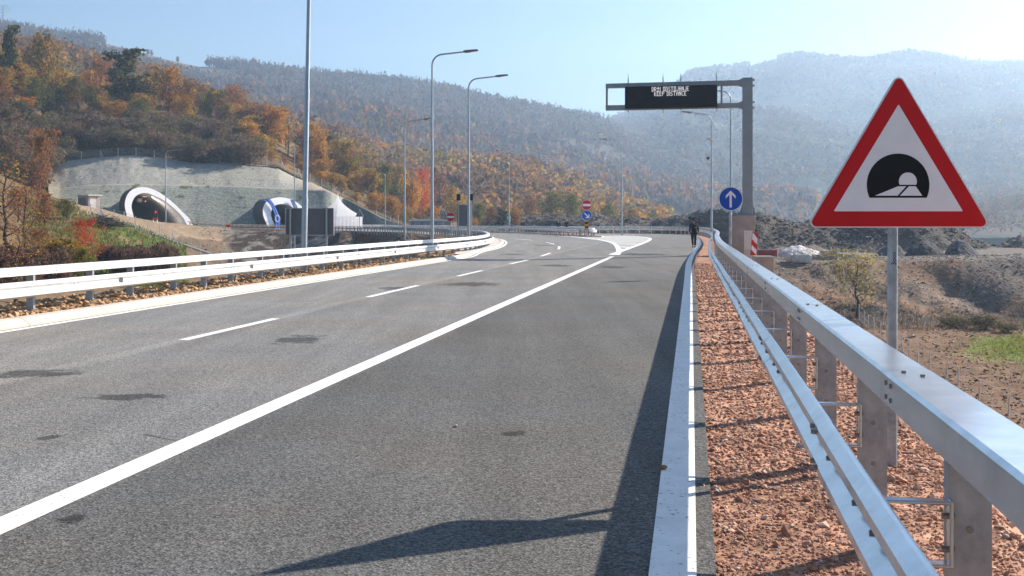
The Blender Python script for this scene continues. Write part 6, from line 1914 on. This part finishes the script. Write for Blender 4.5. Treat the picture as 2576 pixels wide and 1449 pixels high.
# ---------------------------------------------------------------- loose stones
def verge_stones():
    rng = np.random.default_rng(3)
    P0 = []; S0 = []
    for (n, y0, y1, d0, d1, s0, s1) in ((24000, 2.3, 7.5, .03, 1.75, .005, .016), (9000, 7.5, 14, .03, 1.9, .009, .024), (6000, 14, 45, .03, 2.0, .018, .042), (2200, 2.5, 9, 1.6, 4.5, .014, .045), (700, 2.3, 9, .03, 1.8, .02, .042), (900, 9, 30, 1.6, 4.5, .03, .08)):
        y = y0 + (y1 - y0) * rng.random(n) ** 1.25; d = d0 + (d1 - d0) * rng.random(n)
        x = .03 + d + SH * y + itp(y, XR)
        z = ground_z(x, y)[0]
        s = s0 + (s1 - s0) * rng.random(n) ** 2.2
        P0.append(np.stack([x, y, z + s * .2], 1)); S0.append(s)
    p = np.vstack(P0); s = np.concatenate(S0)
    c = np.array([(.43, .225, .15), (.50, .29, .205), (.36, .18, .115), (.56, .40, .31), (.28, .18, .14), (.34, .30, .28)])[rng.choice(6, len(p), p=[.34, .26, .2, .1, .07, .03])] * rng.uniform(.75, 1.25, (len(p), 1))
    return p, s, c
STM = mat("verge_stone", (.4, .25, .15), .95, attr="tint", var=.2, vscale=30, spec=.1)
p, s, c = verge_stones()
o = bpy.data.objects.new("gravel", stones_mesh("gravel", p, s, [STM], c)); link(o); o["kind"] = 'stuff'
rng = np.random.default_rng(8)
y = 9 + 43 * rng.random(6500) ** 1.2; off = .52 + 3.6 * rng.random(6500) ** 1.3
x = LK - off + SH * y; z = ground_z(x, y)[0]; s = .022 + .07 * rng.random(6500) ** 2
c = np.array([(.42, .26, .14), (.34, .20, .10), (.48, .34, .22)])[rng.choice(3, 6500)] * rng.uniform(.7, 1.25, (6500, 1))
o = bpy.data.objects.new("gravel", stones_mesh("gravel", np.stack([x, y, z + s * .2], 1), s, [STM], c)); link(o); o["kind"] = 'stuff'
# rubble on the earthworks
def rub(n, fn, s0, s1, cols, name):
    pts = fn(n); s = s0 + (s1 - s0) * rng.random(len(pts)) ** 3
    c = np.array(cols)[rng.choice(len(cols), len(pts))] * rng.uniform(.7, 1.3, (len(pts), 1))
    o = bpy.data.objects.new(name, stones_mesh(name, pts, s, [STM], c, .45)); link(o); o["kind"] = 'stuff'
def f_quarry(n):
    px = rng.uniform(1930, 2700, n); Y = rng.uniform(95, 116, n); X = (px - CX) / F * Y
    return np.stack([X, Y, ground_z(X, Y)[0] + .03], 1)
rub(5500, f_quarry, .03, .15, [(.30, .24, .20), (.27, .20, .16), (.38, .33, .29), (.20, .17, .15)], "rubble")
def f_field(n):
    px = rng.uniform(2200, 2800, n); Y = rng.uniform(42, 94, n); X = (px - CX) / F * Y
    return np.stack([X, Y, ground_z(X, Y)[0] + .02], 1)
rub(4200, f_field, .03, .16, [(.30, .19, .12), (.22, .12, .07), (.42, .33, .26), (.15, .085, .05)], "field_stones")
def f_bank(n):
    X, Y, Z = B1; i = rng.integers(4, 34, n); j = rng.integers(0, X.shape[1], n)
    return np.stack([X[i, j] + rng.normal(0, .3, n), Y[i, j], Z[i, j] + .05], 1)
rub(5200, f_bank, .05, .32, [(.14, .13, .125), (.20, .18, .16), (.30, .27, .24), (.11, .105, .10)], "rubble")
def f_cut(n):
    X, Y, Z = CUTG; i = rng.integers(2, 54, n); j = rng.integers(0, 190, n)
    i = np.where(rng.random(n) < .7, rng.integers(30, 54, n), i)
    return np.stack([X[i, j] + rng.normal(0, .3, n), Y[i, j] - .05, Z[i, j]], 1)
rub(1500, f_cut, .05, .22, [(.33, .32, .28), (.26, .26, .23), (.42, .40, .35)], "rubble")
def f_gully(n):
    px = rng.uniform(500, 1080, n); Y = 60 + (itp(px, FLANK) - 62) * rng.random(n); X = (px - CX) / F * Y
    return np.stack([X, Y, ground_z(X, Y)[0] + .03], 1)
rub(3200, f_gully, .06, .34, [(.22, .19, .16), (.30, .26, .22), (.10, .07, .05), (.16, .12, .09)], "rubble")
# grass and dry stalks
def tufts(name, n, fn, h0, h1, cols):
    p = fn(n); m = len(p)
    h = h0 + (h1 - h0) * rng.random((m, 1)) ** 2; a = rng.random(m) * 6.28; dx = np.stack([np.cos(a), np.sin(a), 0 * a], 1); ln = rng.normal(0, .35, (m, 3)); ln[:, 2] = 1
    w = h * .16
    V = np.stack([p - dx * w, p + dx * w, p + dx * w * .3 + ln * h, p - dx * w * .3 + ln * h], 1).reshape(-1, 3)
    c = np.repeat(np.array(cols)[rng.choice(len(cols), m)] * rng.uniform(.7, 1.3, (m, 1)), 4, 0)
    o = bpy.data.objects.new(name, np_mesh(name, V, np.arange(m * 4).reshape(-1, 4), [WOODM], False, c)); link(o); o["kind"] = 'stuff'
def f_grass(n):
    px = rng.uniform(60, 470, n); Y = rng.uniform(92, 182, n); X = (px - CX) / F * Y
    return np.stack([X, Y, ground_z(X, Y)[0]], 1)
tufts("grass", 16000, f_grass, .12, .55, [(.11, .145, .03), (.09, .13, .025), (.20, .17, .07), (.13, .13, .04)])
def f_grass2(n):
    px = 2570 + rng.normal(0, 75, n); Y = 79 + rng.normal(0, 4.5, n); X = (px - CX) / F * Y
    return np.stack([X, Y, ground_z(X, Y)[0]], 1)
tufts("grass", 5000, f_grass2, .05, .2, [(.15, .18, .022), (.19, .20, .03), (.12, .15, .02)])
def f_dry(n):
    px = rng.uniform(2080, 2750, n); Y = rng.uniform(90, 99, n); X = (px - CX) / F * Y
    return np.stack([X, Y, ground_z(X, Y)[0]], 1)
tufts("dry_grass", 6000, f_dry, .06, .38, [(.16, .12, .09), (.11, .09, .075), (.24, .17, .10)])
# a few single stones lying on the road
for (px, py, s, lab, c) in ((1669, 1182, .035, "brown stone lying on the white edge line near the camera", (.30, .16, .07)), (1146, 1075, .022, "small pale stone on the dark lane, middle of the road", (.32, .29, .26)), (1602, 1259, .012, "tiny stone in the lane just left of the guardrail shadow", (.4, .36, .32))):
    q = G(px, py); me = stones_mesh("stone", np.array([[0, 0, s * .5]]), np.array([s]), [STM], np.array([c]))
    o = bpy.data.objects.new("stone", me); link(o); o.location = q; tag(o, lab, "stone")
# ---------------------------------------------------------------- people
CLOTH = mat("dark_navy_cloth", (.02, .028, .05), .85, var=.4, vscale=5)
BLACKC = mat("black_cloth", (.008, .008, .010), .85, var=.3, vscale=5)
SKIN = mat("skin", (.42, .24, .17), .6, var=.06)
HAIR = mat("dark_hair", (.015, .012, .010), .7, var=.3, vscale=20)
GREYH = mat("grey_hair", (.30, .28, .27), .7, var=.2, vscale=20)
SHOE = mat("shoe_leather", (.05, .045, .045), .6)
PACK = mat("backpack_fabric", (.012, .013, .018), .7, var=.3, vscale=6)
def skinned(name, chains, root_i, m, parent, sub=2):
    """chains: lists of (point, radius); points shared by position"""
    verts, rad, edges, idx = [], [], [], {}
    for ch in chains:
        prev = None
        for p, r in ch:
            k = tuple(round(c, 4) for c in p)
            if k not in idx: idx[k] = len(verts); verts.append(p); rad.append(r)
            if prev is not None and prev != idx[k]: edges.append((prev, idx[k]))
            prev = idx[k]
    me = bpy.data.meshes.new(name); me.from_pydata(verts, edges, []); me.materials.append(m)
    o = bpy.data.objects.new(name, me); link(o, parent)
    bpy.context.view_layer.update()
    md = o.modifiers.new("skin", 'SKIN'); md.use_smooth_shade = True
    if not me.skin_vertices: 
        import bmesh as _b
        bm = _b.new(); bm.from_mesh(me); bm.verts.layers.skin.verify(); bm.to_mesh(me); bm.free()
    for i, sv in enumerate(me.skin_vertices[0].data):
        r = rad[i]; sv.radius = (r, r) if not hasattr(r, '__len__') else r; sv.use_root = (i == root_i)
    s = o.modifiers.new("sub", 'SUBSURF'); s.levels = sub; s.render_levels = sub
    return o
def person(label, loc, rz, group=None, hair=HAIR, top=CLOTH, legs=BLACKC, stride=.16):
    t = thing("person", label, "person", loc, rz, group)
    pel = (0, 0, .96); hipL, hipR = (-.09, 0, .91), (.09, 0, .91)
    kL, kR = (-.10, -.04, .50), (.10, .08, .51); aL, aR = (-.10, -stride - .06, .11), (.10, stride * .6, .09)
    toeL, toeR = (-.11, -stride + .08, .03), (.12, stride * .6 + .17, .035)
    heelL, heelR = (-.10, -stride - .10, .07), (.10, stride * .6 - .05, .04)
    sp = (0, .01, 1.14); ch = (0, .015, 1.36); nk = (0, .02, 1.52); hb = (0, .03, 1.60)
    sL, sR = (-.185, .0, 1.44), (.185, .0, 1.44); eL, eR = (-.255, -.05, 1.17), (.26, -.03, 1.18); wL, wR = (-.27, .04, .93), (.28, .06, .94)
    def hand(w, sg):
        chs = []
        palm = (w[0] + .0, w[1] + .02, w[2] - .07)
        chs.append([(w, .03), (palm, (.022, .042))])
        for k in range(4):
            L = (.075, .085, .08, .065)[k]; y = (k - 1.5) * .021
            b = (palm[0], palm[1] + y + .0, palm[2] - .045); m1 = (b[0] - sg * .008, b[1], b[2] - L * .5); e = (b[0] - sg * .03, b[1] + .004, b[2] - L)
            chs.append([(palm, (.022, .042)), (b, .0105), (m1, .0095), (e, .008)])
        th = (palm[0] - sg * .02, palm[1] + .045, palm[2] + .01)
        chs.append([(palm, (.022, .042)), (th, .012), ((th[0] - sg * .01, th[1] + .022, th[2] - .05), .009)])
        return chs
    head = (0, .035, 1.71); top_ = (0, .03, 1.78)
    body = [[(pel, (.14, .10)), (sp, (.125, .09)), (ch, (.15, .10)), (nk, .058), (hb, .056), (head, (.078, .095)), (top_, (.06, .075))],
            [(head, (.078, .095)), ((0, .125, 1.685), .016)], [(head, (.078, .095)), ((.083, .03, 1.70), .014)], [(head, (.078, .095)), ((-.083, .03, 1.70), .014)],
            [(pel, (.14, .10)), (hipL, .09), (kL, .058), (aL, .042), (toeL, .035)], [(pel, (.14, .10)), (hipR, .09), (kR, .058), (aR, .042), (toeR, .035)],
            [(ch, (.15, .10)), (sL, .065), (eL, .043), (wL, .030)], [(ch, (.15, .10)), (sR, .065), (eR, .043), (wR, .030)]] + hand(wL, -1) + hand(wR, 1)
    b = skinned("body", body, 0, SKIN, t)
    for nm, px_ in (("eye", -.033), ("eye", .033)):
        mb = MB(); mb.tube([(px_, .118, 1.722), (px_, .126, 1.722)], [.013, .004], 8); mb.build(nm, [M['black']], t)
    mb = MB(); mb.tube([(-.025, .119, 1.655), (0, .124, 1.652), (.025, .119, 1.655)], .006, 6); mb.build("mouth", [mat("lips", (.3, .12, .10), .5) if "lips" not in bpy.data.materials else bpy.data.materials["lips"]], t)
    skinned("jacket", [[((0, 0, .90), (.175, .125)), ((0, .0, 1.02), (.165, .12)), ((0, .01, 1.18), (.16, .115)), ((0, .015, 1.36), (.185, .125)), ((0, .02, 1.49), (.085, .08)), ((0, .025, 1.545), (.07, .07))],
                       [((0, .015, 1.36), (.185, .125)), ((-.19, .0, 1.43), .085), ((-.265, -.05, 1.17), .068), ((-.28, .03, .965), .052)],
                       [((0, .015, 1.36), (.185, .125)), ((.19, .0, 1.43), .085), ((.27, -.03, 1.18), .068), ((.29, .05, .975), .052)]], 0, top, t)
    skinned("trousers", [[((0, 0, .97), (.155, .115)), ((-.095, 0, .88), .108), ((-.10, -.04, .50), .078), ((-.10, -stride - .055, .13), .064)],
                         [((0, 0, .97), (.155, .115)), ((.095, 0, .88), .108), ((.10, .08, .51), .078), ((.10, stride * .6, .12), .064)]], 0, legs, t)
    for (h_, a_, tt_) in ((heelL, aL, toeL), (heelR, aR, toeR)):
        skinned("shoe", [[(h_, (.045, .04)), ((h_[0], (h_[1] + tt_[1]) / 2, (h_[2] + tt_[2]) / 2 + .005), (.05, .045)), (tt_, (.045, .032))]], 0, SHOE, t)
    skinned("hair", [[((0, -.012, 1.655), (.062, .05)), ((0, .0, 1.73), (.088, .088)), ((0, .035, 1.775), (.075, .082)), ((0, .075, 1.79), .035)]], 1, hair, t)
    return t
pp = G(1745.5, 622.6)
me_ = person("man in dark clothes walking away along the road edge with a backpack and a tripod", pp, R(3))
bpk = thing("backpack", "dark backpack worn on the back of the walking man", "backpack", pp + Vector((0, -.20, 1.22)), R(3))
mb = MB(); mb.bbox((0, 0, 0), (.34, .2, .52), .07); mb.bbox((0, -.12, -.09), (.25, .07, .26), .03); mb.build("pack_body", [PACK], bpk, True)
mb = MB(); mb.tube([(-.02, -.105, .24), (0, -.13, .3), (.03, -.1, .24)], .012, 6)
mb.build("handle", [PACK], bpk)
for s in (-1, 1):
    mb = MB(); mb.tube([(s * .12, .08, .22), (s * .13, .19, .30), (s * .14, .34, .18), (s * .14, .34, -.02), (s * .16, .1, -.2)], .018, 6); mb.build("strap", [PACK], bpk)
mb = MB(); mb.bbox((.03, -.16, .02), (.12, .006, .025), .001); mb.build("reflective_strip", [M['alu']], bpk)
tri_ = thing("tripod", "black camera tripod carried over the walking man's shoulders", "tripod", pp + Vector((0, -.06, 1.60)), R(3))
TB = mat("tripod_black", (.010, .010, .011), .45, .3)
d = Vector((.86, -.1, -.44)).normalized()
hd = Vector((-.24, .02, .22))
for k, off in enumerate(((0, .03, .02), (0, -.03, .0), (0, .0, -.035))):
    o_ = Vector(off); mb = MB(); mb.tube([hd + o_, hd + o_ + d * .55, hd + o_ * 1.4 + d * .56, hd + o_ * 1.6 + d * 1.02], [.017, .017, .012, .012], 8); mb.build("leg", [TB], tri_)
mb = MB(); mb.bbox(hd + Vector((-.03, 0, .03)), (.11, .1, .12), .02); mb.tube([hd, hd + Vector((-.13, 0, .10))], .02, 8); mb.tube([hd + Vector((0, 0, .05)), hd + Vector((.02, -.02, .16))], [.035, .03], 8); mb.build("tripod_head", [TB], tri_)
mb = MB(); q0 = hd + Vector((.22, 0, -.03)); mb.tube([q0, q0 + Vector((.33, 0, .03)), q0 + Vector((.36, 0, .01)), q0 + Vector((.36, 0, -.28))], .014, 6); mb.build("pan_handle", [TB], tri_)
p1 = P(1405, 592, 147); p1.z = -.02
men = person("man with grey hair and dark jacket beyond the far guardrail, left of the two", Vector(((1404.5 - CX) / F * 158, 158, .02)), R(20), "men standing beyond the ramp guardrail", GREYH, BLACKC)
men2 = copy_tree(men); men2["label"] = "man with grey hair and dark jacket beyond the far guardrail, right of the two"
men2.location = ((1425.5 - CX) / F * 156, 156, .02); men2.rotation_euler = (0, 0, R(-15)); men2.scale = (1.06, 1.06, 1.06)

# ---------------------------------------------------------------- air
hm = bpy.data.materials.new("haze_air"); hm.use_nodes = True
t = hm.node_tree
for n in list(t.nodes):
    if n.type == 'BSDF_PRINCIPLED': t.nodes.remove(n)
pv = t.nodes.new("ShaderNodeVolumePrincipled")
pv.inputs["Color"].default_value = (.56, .76, 1.0, 1)
pv.inputs["Density"].default_value = HAZE = 0.00027
pv.inputs["Anisotropy"].default_value = .5
t.links.new(pv.outputs[0], t.nodes["Material Output"].inputs["Volume"])
mb = MB(); z0, z1 = -10.4, 470
mb.box((0, 1500, (z0 + z1) / 2), (5400, 3300, z1 - z0))
hz_ = mb.build("haze", [hm]); hz_["kind"] = 'stuff'
